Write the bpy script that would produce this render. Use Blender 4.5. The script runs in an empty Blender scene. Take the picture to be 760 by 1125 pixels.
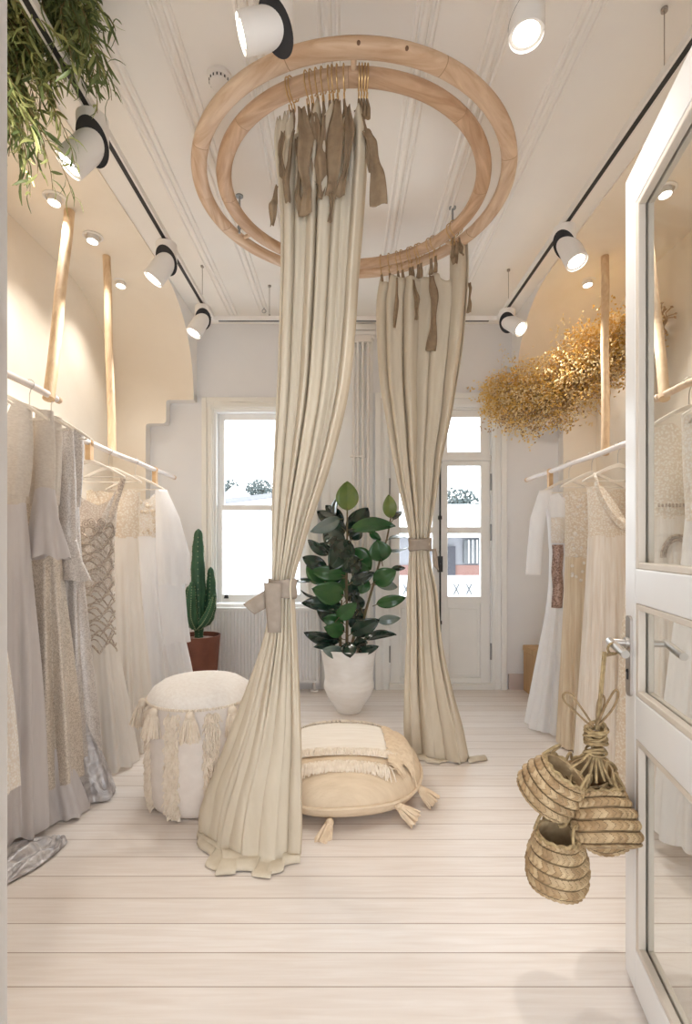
import bpy, math, random
from mathutils import Vector, Matrix, Euler
R = random.Random(7)
PI = math.pi
C = bpy.context.scene.collection
CX = 0.10                 # centre line of the room
F = 556.0                 # focal length in pixels of the 760 x 1125 frame
ZC = 3.35                 # ceiling
YB = 4.604                # back wall
sin, cos = math.sin, math.cos

def P(px, py, Y):
    return Vector(((px - 377) * Y / F, Y, 1.3 + (600 - py) * Y / F))

def lerp(a, b, t): return a + (b - a) * t
def sstep(t):
    t = max(0, min(1, t)); return t * t * (3 - 2 * t)
def interp(rows, k):
    """rows sorted by first entry (ascending); smooth interpolation of the others"""
    if k <= rows[0][0]: return rows[0][1:]
    if k >= rows[-1][0]: return rows[-1][1:]
    n = len(rows)
    for i in range(n - 1):
        a, b = rows[i], rows[i + 1]
        if k <= b[0]:
            t = (k - a[0]) / (b[0] - a[0])
            p = rows[max(i - 1, 0)]; q = rows[min(i + 2, n - 1)]
            out = []
            for j in range(1, len(a)):
                h = b[0] - a[0]
                m0 = (b[j] - p[j]) / (b[0] - p[0]) * h
                m1 = (q[j] - a[j]) / (q[0] - a[0]) * h
                t2, t3 = t * t, t * t * t
                out.append((2*t3-3*t2+1)*a[j] + (t3-2*t2+t)*m0 + (-2*t3+3*t2)*b[j] + (t3-t2)*m1)
            return tuple(out)

# ------------------------------------------------------------------ materials
MATS = {}
def mk(name, c1, c2=None, scale=6, stretch=(1, 1, 1), rough=0.6, bump=0.0, bscale=None, bstretch=None, tex='noise', metal=0.0,
       transl=0.0, clear=0.0, ramp=(0.35, 0.65), dist=0.0, spec=0.5, detail=4, bdist=0.01, coat=0.0):
    m = bpy.data.materials.new(name); m.use_nodes = True
    nt = m.node_tree; N = nt.nodes; L = nt.links
    b = N['Principled BSDF']; out = N['Material Output']
    b.inputs['Roughness'].default_value = rough
    b.inputs['Metallic'].default_value = metal
    b.inputs['Specular IOR Level'].default_value = spec
    if coat: b.inputs['Coat Weight'].default_value = coat
    b.inputs['Base Color'].default_value = (*c1, 1)
    tc = N.new('ShaderNodeTexCoord')
    def texture(kind, sc, st):
        mp = N.new('ShaderNodeMapping'); mp.inputs['Scale'].default_value = st
        L.new(tc.outputs['Object'], mp.inputs['Vector'])
        if kind == 'noise':
            t = N.new('ShaderNodeTexNoise'); t.inputs['Scale'].default_value = sc; t.inputs['Detail'].default_value = detail
            t.inputs['Distortion'].default_value = dist; o = t.outputs['Fac']
        elif kind == 'voronoi':
            t = N.new('ShaderNodeTexVoronoi'); t.inputs['Scale'].default_value = sc; o = t.outputs['Distance']
        elif kind == 'cells':
            t = N.new('ShaderNodeTexVoronoi'); t.inputs['Scale'].default_value = sc; o = t.outputs['Color']
        else:
            t = N.new('ShaderNodeTexWave'); t.inputs['Scale'].default_value = sc; t.inputs['Distortion'].default_value = dist
            t.inputs['Detail'].default_value = 3; t.inputs['Detail Scale'].default_value = 1.5; o = t.outputs['Fac']
        L.new(mp.outputs['Vector'], t.inputs['Vector'])
        return o
    col = None
    if c2 is not None:
        o = texture(tex, scale, stretch)
        r = N.new('ShaderNodeValToRGB')
        r.color_ramp.elements[0].position = ramp[0]; r.color_ramp.elements[1].position = ramp[1]
        r.color_ramp.elements[0].color = (*c1, 1); r.color_ramp.elements[1].color = (*c2, 1)
        L.new(o, r.inputs['Fac']); col = r.outputs['Color']
        L.new(col, b.inputs['Base Color'])
    bo = None
    if bump:
        o = texture(tex if bscale is None else 'noise', bscale or scale, bstretch or stretch)
        bp = N.new('ShaderNodeBump'); bp.inputs['Strength'].default_value = bump; bp.inputs['Distance'].default_value = bdist
        L.new(o, bp.inputs['Height']); bo = bp.outputs['Normal']
        L.new(bo, b.inputs['Normal'])
    last = b.outputs['BSDF']
    if transl:
        t = N.new('ShaderNodeBsdfTranslucent'); t.inputs['Color'].default_value = (*c1, 1)
        if col: L.new(col, t.inputs['Color'])
        if bo: L.new(bo, t.inputs['Normal'])
        mx = N.new('ShaderNodeMixShader'); mx.inputs[0].default_value = transl
        L.new(last, mx.inputs[1]); L.new(t.outputs[0], mx.inputs[2]); last = mx.outputs[0]
    if clear:
        t = N.new('ShaderNodeBsdfTransparent')
        mx = N.new('ShaderNodeMixShader'); mx.inputs[0].default_value = clear
        L.new(last, mx.inputs[1]); L.new(t.outputs[0], mx.inputs[2]); last = mx.outputs[0]
    L.new(last, out.inputs['Surface'])
    MATS[name] = m
    return m

def mk_glass(name):
    m = bpy.data.materials.new(name); m.use_nodes = True
    nt = m.node_tree; N = nt.nodes; L = nt.links
    N.remove(N['Principled BSDF'])
    t = N.new('ShaderNodeBsdfTransparent'); t.inputs[0].default_value = (0.96, 0.97, 0.965, 1)
    g = N.new('ShaderNodeBsdfGlossy'); g.inputs['Roughness'].default_value = 0.03
    lw = N.new('ShaderNodeLayerWeight'); lw.inputs[0].default_value = .5
    pw = N.new('ShaderNodeMath'); pw.operation = 'POWER'; L.new(lw.outputs['Facing'], pw.inputs[0]); pw.inputs[1].default_value = 5
    fr = N.new('ShaderNodeMath'); fr.operation = 'MULTIPLY_ADD'; L.new(pw.outputs[0], fr.inputs[0]); fr.inputs[1].default_value = .30; fr.inputs[2].default_value = .018
    mx = N.new('ShaderNodeMixShader'); L.new(fr.outputs[0], mx.inputs[0]); L.new(t.outputs[0], mx.inputs[1]); L.new(g.outputs[0], mx.inputs[2])
    L.new(mx.outputs[0], N['Material Output'].inputs['Surface'])
    MATS[name] = m; return m

def mk_emit(name, c, s):
    m = bpy.data.materials.new(name); m.use_nodes = True
    nt = m.node_tree; N = nt.nodes; L = nt.links
    N.remove(N['Principled BSDF'])
    e = N.new('ShaderNodeEmission'); e.inputs[0].default_value = (*c, 1); e.inputs[1].default_value = s
    L.new(e.outputs[0], N['Material Output'].inputs['Surface'])
    MATS[name] = m; return m

def mk_floor():
    m = bpy.data.materials.new('whitewashed_boards'); m.use_nodes = True
    nt = m.node_tree; N = nt.nodes; L = nt.links; b = N['Principled BSDF']
    tc = N.new('ShaderNodeTexCoord'); mp = N.new('ShaderNodeMapping'); mp.inputs['Location'].default_value = (3.4, 0.007, 0)
    L.new(tc.outputs['Object'], mp.inputs['Vector'])
    br = N.new('ShaderNodeTexBrick'); br.offset = 0.37; br.inputs['Scale'].default_value = 1
    br.inputs['Brick Width'].default_value = 9.3; br.inputs['Row Height'].default_value = 0.125
    br.inputs['Mortar Size'].default_value = 0.0018; br.inputs['Mortar Smooth'].default_value = 0.2; br.inputs['Bias'].default_value = 0.0
    br.inputs['Color1'].default_value = (0.77, 0.715, 0.675, 1); br.inputs['Color2'].default_value = (0.83, 0.79, 0.765, 1)
    br.inputs['Mortar'].default_value = (0.36, 0.27, 0.22, 1)
    L.new(mp.outputs['Vector'], br.inputs['Vector'])
    m2 = N.new('ShaderNodeMapping'); m2.inputs['Scale'].default_value = (1.6, 26, 1); L.new(tc.outputs['Object'], m2.inputs['Vector'])
    n = N.new('ShaderNodeTexNoise'); n.inputs['Scale'].default_value = 2.2; n.inputs['Detail'].default_value = 6; n.inputs['Distortion'].default_value = 0.6
    L.new(m2.outputs['Vector'], n.inputs['Vector'])
    r = N.new('ShaderNodeValToRGB'); r.color_ramp.elements[0].position = 0.3; r.color_ramp.elements[1].position = 0.7
    r.color_ramp.elements[0].color = (0.90, 0.87, 0.84, 1); r.color_ramp.elements[1].color = (1, 1, 1, 1)
    L.new(n.outputs['Fac'], r.inputs['Fac'])
    mx = N.new('ShaderNodeMix'); mx.data_type = 'RGBA'; mx.blend_type = 'MULTIPLY'; mx.inputs['Factor'].default_value = 1
    L.new(br.outputs['Color'], mx.inputs[6]); L.new(r.outputs['Color'], mx.inputs[7])
    L.new(mx.outputs[2], b.inputs['Base Color']); b.inputs['Roughness'].default_value = 0.42
    bp = N.new('ShaderNodeBump'); bp.inputs['Strength'].default_value = 0.25; bp.inputs['Distance'].default_value = 0.002
    L.new(br.outputs['Fac'], bp.inputs['Height']); bp.invert = True; L.new(bp.outputs['Normal'], b.inputs['Normal'])
    MATS[m.name] = m; return m

M = {}
M['floor'] = mk_floor()
M['ceil'] = mk('ceiling_paint', (0.88, 0.86, 0.83), (0.85, 0.825, 0.795), scale=1.5, rough=0.7)
M['wall'] = mk('grey_wall_paint', (0.775, 0.78, 0.80), (0.745, 0.75, 0.775), scale=2, rough=0.75, bump=0.05, bscale=60)
M['white'] = mk('white_wall_paint', (0.85, 0.84, 0.83), rough=0.7)
M['plaster'] = mk('cream_plaster', (0.87, 0.80, 0.70), (0.82, 0.74, 0.63), scale=1.6, rough=0.8, bump=0.12, bscale=5, dist=0.8, bdist=0.02)
M['trim'] = mk('trim_gloss_paint', (0.85, 0.85, 0.84), (0.82, 0.82, 0.81), scale=3, rough=0.35)
M['trimc'] = mk('trim_cream_paint', (0.82, 0.81, 0.77), rough=0.4)
M['doorp'] = mk('door_white_paint', (0.80, 0.80, 0.80), (0.76, 0.76, 0.765), scale=3, rough=0.28)
M['bead'] = mk('beige_glazing_bead', (0.62, 0.56, 0.49), rough=0.5)
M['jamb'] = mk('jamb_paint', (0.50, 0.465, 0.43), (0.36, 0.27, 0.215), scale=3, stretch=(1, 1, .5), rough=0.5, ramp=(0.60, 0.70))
M['skirt'] = mk('baseboard_paint', (0.63, 0.54, 0.51), (0.57, 0.48, 0.45), scale=4, rough=0.5)
M['glass'] = mk_glass('clear_glass')
M['wood'] = mk('pale_pine', (0.76, 0.58, 0.42), (0.62, 0.43, 0.28), scale=2.2, stretch=(3, 14, 9), rough=0.5, dist=1.2, ramp=(0.35, 0.75))
M['wood2'] = mk('pale_pine_inner', (0.70, 0.52, 0.37), (0.54, 0.36, 0.23), scale=2.0, stretch=(14, 3, 9), rough=0.5, dist=1.5, ramp=(0.35, 0.75))
M['pole'] = mk('pine_pole', (0.80, 0.61, 0.40), (0.66, 0.46, 0.28), scale=2, stretch=(16, 16, 1.2), rough=0.55, dist=1.0)
M['peg'] = mk('tan_wood_peg', (0.70, 0.48, 0.27), (0.6, 0.38, 0.2), scale=6, stretch=(1, 1, 4), rough=0.5)
M['rail'] = mk('whitewashed_pole', (0.84, 0.79, 0.77), (0.76, 0.66, 0.60), scale=3, stretch=(6, 1.5, 6), rough=0.5, ramp=(0.45, 0.75))
M['knot'] = mk('dark_knot', (0.16, 0.08, 0.04), rough=0.6)
M['linen'] = mk('cream_linen', (0.70, 0.625, 0.505), (0.66, 0.585, 0.465), scale=30, stretch=(1, 1, 0.15), rough=0.85, bump=0.12, bscale=220, transl=0.15, spec=0.15, bdist=0.003)
M['taupe'] = mk('taupe_linen', (0.31, 0.225, 0.145), (0.26, 0.185, 0.12), scale=40, rough=0.9, bump=0.15, bscale=260, transl=0.06, spec=0.1, bdist=0.003)
M['tie'] = mk('tieback_linen', (0.34, 0.285, 0.235), (0.30, 0.25, 0.205), scale=40, rough=0.9, bump=0.15, bscale=260, spec=0.1, bdist=0.003)
M['brass'] = mk('brass_wire', (0.62, 0.42, 0.20), rough=0.35, metal=0.9)
M['steel'] = mk('brushed_steel', (0.62, 0.60, 0.58), rough=0.3, metal=1.0)
M['plate'] = mk('dull_nickel', (0.42, 0.38, 0.35), rough=0.35, metal=0.9)
M['galv'] = mk('galvanised', (0.34, 0.35, 0.35), rough=0.5, metal=0.6)
M['black'] = mk('black_metal', (0.015, 0.015, 0.017), rough=0.5)
M['blacks'] = mk('black_satin', (0.012, 0.012, 0.016), rough=0.6)
M['fix'] = mk('white_metal', (0.80, 0.775, 0.75), rough=0.4)
M['lens'] = mk_emit('lamp_lens', (1.0, 0.93, 0.82), 9)
M['lensr'] = mk('lens_ring', (0.75, 0.72, 0.68), rough=0.3)
M['radi'] = mk('radiator_enamel', (0.78, 0.78, 0.79), rough=0.35)
M['terra'] = mk('terracotta', (0.21, 0.075, 0.045), (0.15, 0.05, 0.03), scale=5, rough=0.75, bump=0.1, bscale=30)
M['soil'] = mk('soil_pebbles', (0.30, 0.17, 0.13), (0.48, 0.36, 0.31), scale=60, tex='cells', rough=0.9, bump=0.5)
M['cact'] = mk('cactus_green', (0.012, 0.052, 0.024), (0.03, 0.105, 0.045), scale=7, rough=0.55)
M['spine'] = mk('cactus_spine', (0.25, 0.30, 0.16), rough=0.7)
M['potw'] = mk('white_plaster_pot', (0.90, 0.89, 0.88), (0.82, 0.80, 0.77), scale=5, stretch=(1, 1, 3), rough=0.6, bump=0.15, bscale=14, dist=0.8)
M['leaf1'] = mk('rubber_leaf_dark', (0.007, 0.020, 0.017), (0.014, 0.042, 0.024), scale=8, rough=0.16, coat=0.4)
M['leaf2'] = mk('rubber_leaf_green', (0.014, 0.075, 0.022), (0.032, 0.115, 0.028), scale=6, rough=0.22, coat=0.3)
M['leaf3'] = mk('rubber_leaf_olive', (0.16, 0.21, 0.04), (0.10, 0.17, 0.035), scale=9, rough=0.3, coat=0.3)
M['leaf4'] = mk('rubber_leaf_underside', (0.13, 0.19, 0.16), (0.20, 0.25, 0.24), scale=8, rough=0.25, coat=0.5)
M['stem'] = mk('plant_stem', (0.17, 0.10, 0.055), (0.10, 0.10, 0.04), scale=20, rough=0.7)
M['poufc'] = mk('pouf_canvas', (0.79, 0.735, 0.69), (0.74, 0.685, 0.64), scale=20, rough=0.9, bump=0.1, bscale=200, spec=0.1, bdist=0.002)
M['pouft'] = mk('pouf_top_wool', (0.88, 0.85, 0.815), (0.82, 0.78, 0.74), scale=60, rough=0.95, bump=0.4, bscale=140, spec=0.1, bdist=0.004)
M['yarn'] = mk('cream_yarn', (0.83, 0.75, 0.65), (0.74, 0.65, 0.54), scale=40, rough=0.9, spec=0.1)
M['yarn2'] = mk('tan_yarn', (0.76, 0.63, 0.47), (0.66, 0.52, 0.37), scale=40, rough=0.9, spec=0.1)
M['cush'] = mk('cushion_cotton', (0.71, 0.58, 0.43), (0.65, 0.52, 0.375), scale=9, stretch=(1, 6, 1), rough=0.9, bump=0.5, bscale=26, spec=0.1, bdist=0.006)
M['cushw'] = mk('cushion_white_band', (0.85, 0.79, 0.71), (0.80, 0.73, 0.64), scale=5, stretch=(1, 12, 1), rough=0.9, bump=0.25, bscale=140, spec=0.1, bdist=0.003)
M['crate'] = mk('tan_box_board', (0.55, 0.36, 0.19), (0.46, 0.29, 0.14), scale=3, stretch=(9, 9, 1.2), rough=0.6, dist=0.8)
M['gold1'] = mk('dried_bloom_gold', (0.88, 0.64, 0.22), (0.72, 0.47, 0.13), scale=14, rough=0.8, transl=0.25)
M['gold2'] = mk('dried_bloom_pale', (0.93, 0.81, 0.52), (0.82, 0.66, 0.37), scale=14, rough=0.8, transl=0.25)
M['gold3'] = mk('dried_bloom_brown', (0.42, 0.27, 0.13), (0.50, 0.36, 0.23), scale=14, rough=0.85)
M['drystem'] = mk('dried_stem', (0.45, 0.33, 0.17), rough=0.85)
M['hleaf1'] = mk('trailing_leaf_light', (0.44, 0.46, 0.19), (0.30, 0.34, 0.12), scale=12, rough=0.5, transl=0.3)
M['hleaf2'] = mk('trailing_leaf_dark', (0.10, 0.145, 0.05), (0.16, 0.20, 0.07), scale=12, rough=0.5, transl=0.2)
M['hstem'] = mk('trailing_stem', (0.20, 0.15, 0.06), rough=0.7)
M['bask'] = mk('palm_straw', (0.52, 0.385, 0.225), (0.36, 0.25, 0.135), scale=30, rough=0.65, bump=0.3, bdist=0.002)
M['baskd'] = mk('palm_straw_brown', (0.40, 0.27, 0.14), (0.28, 0.18, 0.09), scale=30, rough=0.7, bump=0.3, bdist=0.002)
M['rope'] = mk('straw_rope', (0.42, 0.31, 0.16), (0.22, 0.15, 0.07), scale=60, rough=0.75, bump=0.4, bdist=0.002)
M['baskg'] = mk('palm_straw_groove_shade', (0.20, 0.135, 0.07), (0.13, 0.085, 0.04), scale=40, rough=0.8)  # darker straw: the shade between plaits put into the colour
M['rope2'] = mk('thin_dark_rope', (0.30, 0.205, 0.11), (0.20, 0.13, 0.06), scale=60, rough=0.75)
# fabrics of the dresses
M['lace'] = mk('white_lace', (0.93, 0.915, 0.89), (0.84, 0.78, 0.71), scale=95, tex='voronoi', rough=0.8, bump=0.6, ramp=(0.28, 0.62), transl=0.2, spec=0.2, bdist=0.004)
M['lace2'] = mk('beige_lace', (0.90, 0.85, 0.77), (0.76, 0.66, 0.54), scale=80, tex='voronoi', rough=0.8, bump=0.6, ramp=(0.25, 0.6), transl=0.15, spec=0.2, bdist=0.004)
M['lacec'] = mk('cream_crochet', (0.92, 0.88, 0.81), (0.80, 0.71, 0.60), scale=100, tex='voronoi', rough=0.85, bump=0.7, ramp=(0.3, 0.6), spec=0.2, bdist=0.005)
M['tulle'] = mk('ivory_tulle', (0.93, 0.91, 0.88), (0.89, 0.855, 0.81), scale=5, stretch=(5, 5, 0.6), rough=0.8, transl=0.3, clear=0.05, spec=0.1)
M['tullew'] = mk('white_tulle', (0.95, 0.95, 0.96), (0.91, 0.91, 0.925), scale=5, stretch=(5, 5, 0.6), rough=0.8, transl=0.3, clear=0.05, spec=0.1)
M['lav'] = mk('lavender_grey_silk', (0.70, 0.665, 0.66), (0.62, 0.585, 0.585), scale=4, stretch=(6, 6, 0.5), rough=0.5, bump=0.1, bscale=180, transl=0.12)
M['greige'] = mk('greige_knit', (0.70, 0.645, 0.58), (0.62, 0.56, 0.50), scale=70, stretch=(1, 1, 2), rough=0.7, bump=0.25, bdist=0.003)
M['seq'] = mk('silver_sequins', (0.76, 0.72, 0.69), (0.50, 0.455, 0.43), scale=260, tex='cells', rough=0.3, metal=0.2, bump=0.6, bdist=0.003, ramp=(0.25, 0.85))
M['seq2'] = mk('champagne_sequins', (0.80, 0.73, 0.65), (0.52, 0.45, 0.375), scale=240, tex='cells', rough=0.3, metal=0.2, bump=0.6, bdist=0.003, ramp=(0.25, 0.85))
M['bronze'] = mk('bronze_sequins', (0.50, 0.36, 0.31), (0.22, 0.135, 0.11), scale=110, tex='cells', rough=0.35, metal=0.3, bump=0.6, bdist=0.003, ramp=(0.3, 0.8))
M['beadbase'] = mk('beaded_mesh', (0.90, 0.85, 0.79), (0.72, 0.64, 0.565), scale=110, tex='voronoi', rough=0.6, bump=0.6, ramp=(0.3, 0.6), bdist=0.004)
M['beads'] = mk('taupe_beads', (0.42, 0.345, 0.29), (0.66, 0.58, 0.50), scale=160, tex='cells', rough=0.3, metal=0.3, bump=0.5, bdist=0.002)
M['gstripe'] = mk('crinkled_beige_silk', (0.83, 0.73, 0.57), (0.70, 0.57, 0.41), scale=7, stretch=(9, 9, 0.35), rough=0.6, bump=0.5, transl=0.15, bdist=0.008)
M['cstripe'] = mk('crinkled_ivory_silk', (0.94, 0.90, 0.85), (0.84, 0.77, 0.69), scale=8, stretch=(9, 9, 0.35), rough=0.6, bump=0.5, transl=0.15, bdist=0.008)
M['silv'] = mk('silver_organza', (0.70, 0.68, 0.68), (0.40, 0.38, 0.39), scale=14, rough=0.3, metal=0.3, transl=0.1, dist=1.6, bump=0.5, bdist=0.02)
M['hang'] = mk('white_hanger_wood', (0.82, 0.775, 0.71), (0.74, 0.68, 0.60), scale=8, stretch=(1, 6, 1), rough=0.45)
# outside
M['pale_haze'] = mk('pale_hazed_white', (0.85, 0.86, 0.88), (0.75, 0.77, 0.80), scale=0.6, rough=0.9)  # white paled further: washed-out outdoor haze put into the colour
M['brick'] = mk('pale_brick', (0.20, 0.11, 0.095), (0.17, 0.095, 0.08), scale=3, rough=0.9)
M['far'] = mk('far_house_wall', (0.20, 0.20, 0.215), rough=0.9)
M['shad'] = mk('far_dark_door', (0.04, 0.04, 0.05), rough=0.8)
M['tree'] = mk('far_foliage', (0.055, 0.075, 0.075), (0.11, 0.13, 0.13), scale=2.0, rough=0.9)
M['cross'] = mk('grey_crosses', (0.10, 0.105, 0.11), rough=0.8)

# ------------------------------------------------------------------ mesh builder
ORG = {}
class MB:
    def __init__(s): s.v = []; s.f = []; s.mi = []
    def add(s, vs, fs, m=0):
        o = len(s.v); s.v += [Vector(v) for v in vs]; s.f += [tuple(i + o for i in f) for f in fs]; s.mi += [m] * len(fs); return o
    def box(s, x0, x1, y0, y1, z0, z1, m=0):
        if x0 > x1: x0, x1 = x1, x0
        if y0 > y1: y0, y1 = y1, y0
        if z0 > z1: z0, z1 = z1, z0
        v = [(x, y, z) for z in (z0, z1) for y in (y0, y1) for x in (x0, x1)]
        return s.add(v, [(0, 2, 3, 1), (4, 5, 7, 6), (0, 1, 5, 4), (2, 6, 7, 3), (0, 4, 6, 2), (1, 3, 7, 5)], m)
    def loft(s, rings, closed=True, cap0=False, cap1=False, m=0):
        n = len(rings[0]); vs = [p for r in rings for p in r]; fs = []
        for i in range(len(rings) - 1):
            for j in range(n if closed else n - 1):
                k = (j + 1) % n
                fs.append((i * n + j, i * n + k, (i + 1) * n + k, (i + 1) * n + j))
        if cap0: fs.append(tuple(range(n))[::-1])
        if cap1: fs.append(tuple((len(rings) - 1) * n + j for j in range(n)))
        return s.add(vs, fs, m)
    def tube(s, pts, r, n=8, cap=True, m=0, flat=1.0):
        pts = [Vector(p) for p in pts]; rings = []; up = None
        for i, p in enumerate(pts):
            d = (pts[min(i + 1, len(pts) - 1)] - pts[max(i - 1, 0)])
            if d.length < 1e-9: d = Vector((0, 0, 1))
            d.normalize()
            if up is None:
                up = Vector((0, 0, 1)) if abs(d.z) < 0.9 else Vector((0, 1, 0))
            a = d.cross(up)
            if a.length < 1e-6: a = d.cross(Vector((1, 0, 0)))
            a.normalize(); b = a.cross(d).normalized(); up = b
            rr = r[i] if isinstance(r, (list, tuple)) else r
            rings.append([p + a * rr * cos(2 * PI * k / n) + b * rr * flat * sin(2 * PI * k / n) for k in range(n)])
        return s.loft(rings, True, cap, cap, m)
    def lathe(s, prof, c=(0, 0, 0), n=32, m=0, cap0=False, cap1=False):
        c = Vector(c)
        return s.loft([[c + Vector((r * cos(2 * PI * k / n), r * sin(2 * PI * k / n), z)) for k in range(n)] for r, z in prof], True, cap0, cap1, m)
    def prism(s, poly, fn, w0, w1, m=0, mside=None):
        n = len(poly)
        v = [fn(a, b, w0) for a, b in poly] + [fn(a, b, w1) for a, b in poly]
        s.add(v, [tuple(range(n))[::-1], tuple(range(n, 2 * n))], m)
        s.add(v, [(i, (i + 1) % n, n + (i + 1) % n, n + i) for i in range(n)], m if mside is None else mside)
    def quad(s, a, b, c, d, m=0): s.add([a, b, c, d], [(0, 1, 2, 3)], m)
    def ell(s, c, rx, ry, rz, nu=16, nv=10, m=0):
        c = Vector(c)
        rings = []
        for i in range(nv + 1):
            t = -PI / 2 + PI * i / nv; q = max(cos(t), 0.001)
            rings.append([c + Vector((rx * q * cos(2 * PI * k / nu), ry * q * sin(2 * PI * k / nu), rz * sin(t))) for k in range(nu)])
        return s.loft(rings, True, True, True, m)
    def xf(s, Mx, start=0):
        for i in range(start, len(s.v)): s.v[i] = Mx @ s.v[i]
    def build(s, name, mat, parent=None, smooth=True, org=None, angle=40, bevel=0, solid=0):
        if parent is not None: o = ORG[parent.name]
        elif org is not None: o = Vector(org)
        else:
            xs = [v.x for v in s.v]; ys = [v.y for v in s.v]; zs = [v.z for v in s.v]
            o = Vector(((min(xs) + max(xs)) / 2, (min(ys) + max(ys)) / 2, min(zs)))
        me = bpy.data.meshes.new(name)
        me.from_pydata([tuple(v - o) for v in s.v], [], s.f)
        for x in (mat if isinstance(mat, (list, tuple)) else [mat]): me.materials.append(x)
        me.polygons.foreach_set('material_index', s.mi)
        if smooth:
            me.polygons.foreach_set('use_smooth', [True] * len(me.polygons))
            me.set_sharp_from_angle(angle=math.radians(angle))
        me.update()
        ob = bpy.data.objects.new(name, me); C.objects.link(ob)
        if parent is not None: ob.parent = parent
        else: ob.location = o
        ORG[ob.name] = o
        if bevel:
            b = ob.modifiers.new('bevel', 'BEVEL'); b.width = bevel; b.segments = 2; b.limit_method = 'ANGLE'
        if solid:
            b = ob.modifiers.new('solid', 'SOLIDIFY'); b.thickness = solid; b.offset = 0
        return ob

def thing(name, label, cat, loc, group=None, kind=None):
    o = bpy.data.objects.new(name, None); C.objects.link(o); o.location = Vector(loc); o.empty_display_size = 0.1
    ORG[o.name] = Vector(loc)
    return tag(o, label, cat, group, kind)
def tag(o, label, cat, group=None, kind=None):
    if label: o['label'] = label
    if cat: o['category'] = cat
    if group: o['group'] = group
    if kind: o['kind'] = kind
    return o
def struct(name, mb, mat, label, cat, smooth=False, **k):
    o = mb.build(name, mat, None, smooth=smooth, org=(0, 0, 0), **k)
    return tag(o, label, cat, None, 'structure')

# ------------------------------------------------------------------ camera, world
cam = bpy.data.cameras.new('camera'); co = bpy.data.objects.new('camera', cam); C.objects.link(co)
co.location = (0, 0, 1.3); co.rotation_euler = (PI / 2, 0, 0)
cam.sensor_fit = 'AUTO'; cam.sensor_width = 36; cam.lens = F / 1125 * 36
cam.shift_x = 3 / 1125; cam.shift_y = 37.5 / 1125; cam.clip_start = 0.02
sc = bpy.context.scene; sc.camera = co
w = bpy.data.worlds.new('sky'); sc.world = w; w.use_nodes = True
bg = w.node_tree.nodes['Background']; bg.inputs[0].default_value = (0.90, 0.95, 1.0, 1); bg.inputs[1].default_value = 4.0
sc.view_settings.view_transform = 'Standard'; sc.view_settings.look = 'None'
sc.view_settings.exposure = 0.5; sc.view_settings.gamma = 1; sc.view_settings.use_curve_mapping = False
sc.cycles.max_bounces = 12; sc.cycles.diffuse_bounces = 9; sc.cycles.transparent_max_bounces = 16
sc.cycles.use_denoising = True
sc.cycles.sample_clamp_indirect = 6
sc.cycles.caustics_reflective = False; sc.cycles.caustics_refractive = False

# ------------------------------------------------------------------ the room
XL0, XR0 = CX - 1.43, CX + 1.43
XL1, XR1 = CX - 2.15, CX + 2.15
b = MB(); b.box(XL1 - .1, XR1 + .1, -1.2, YB + .15, -.1, 0)
struct('floor', b, M['floor'], 'whitewashed wide wooden floorboards running across the room', 'floor')
b = MB(); b.box(XL1 - .1, XR1 + .1, 0.7, YB + .15, ZC, ZC + .1)
for x in (-.98, -.70, -.375, -.06, .32, .62, .95):          # pairs of half-round mouldings along the room
    for dx, wd in ((-.035, .012), (0, .02), (.038, .012)):
        b.tube([(x + dx, .8, ZC), (x + dx, YB, ZC)], wd * .8, 8)
b.box(XL0, XR0, YB - .05, YB, ZC - .03, ZC)
struct('ceiling', b, M['ceil'], 'cream panelled ceiling with pairs of long raised mouldings', 'ceiling', smooth=True)

# back wall with its openings
WX0, WX1, WZ0, WZ1 = -1.175, -.335, .762, 2.541
DX0, DX1, DZ1 = .414, 1.352, 2.56
b = MB(); y0, y1 = YB, YB + .15
b.box(XL1 - .1, WX0, y0, y1, 0, ZC); b.box(WX0, WX1, y0, y1, 0, WZ0); b.box(WX0, WX1, y0, y1, WZ1, ZC)
b.box(WX1, DX0, y0, y1, 0, ZC); b.box(DX0, DX1, y0, y1, DZ1, ZC); b.box(DX1, XR1 + .1, y0, y1, 0, ZC)
struct('wall_back', b, M['wall'], 'pale grey back wall holding the window and the French door', 'wall')
b = MB(); b.box(1.50, 1.96, YB - .02, YB, 0, .14); b.box(1.50, 1.96, YB - .026, YB, .115, .13)
struct('baseboard_back', b, M['skirt'], 'pinkish beige baseboard at the foot of the back wall right of the door', 'baseboard')

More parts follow.
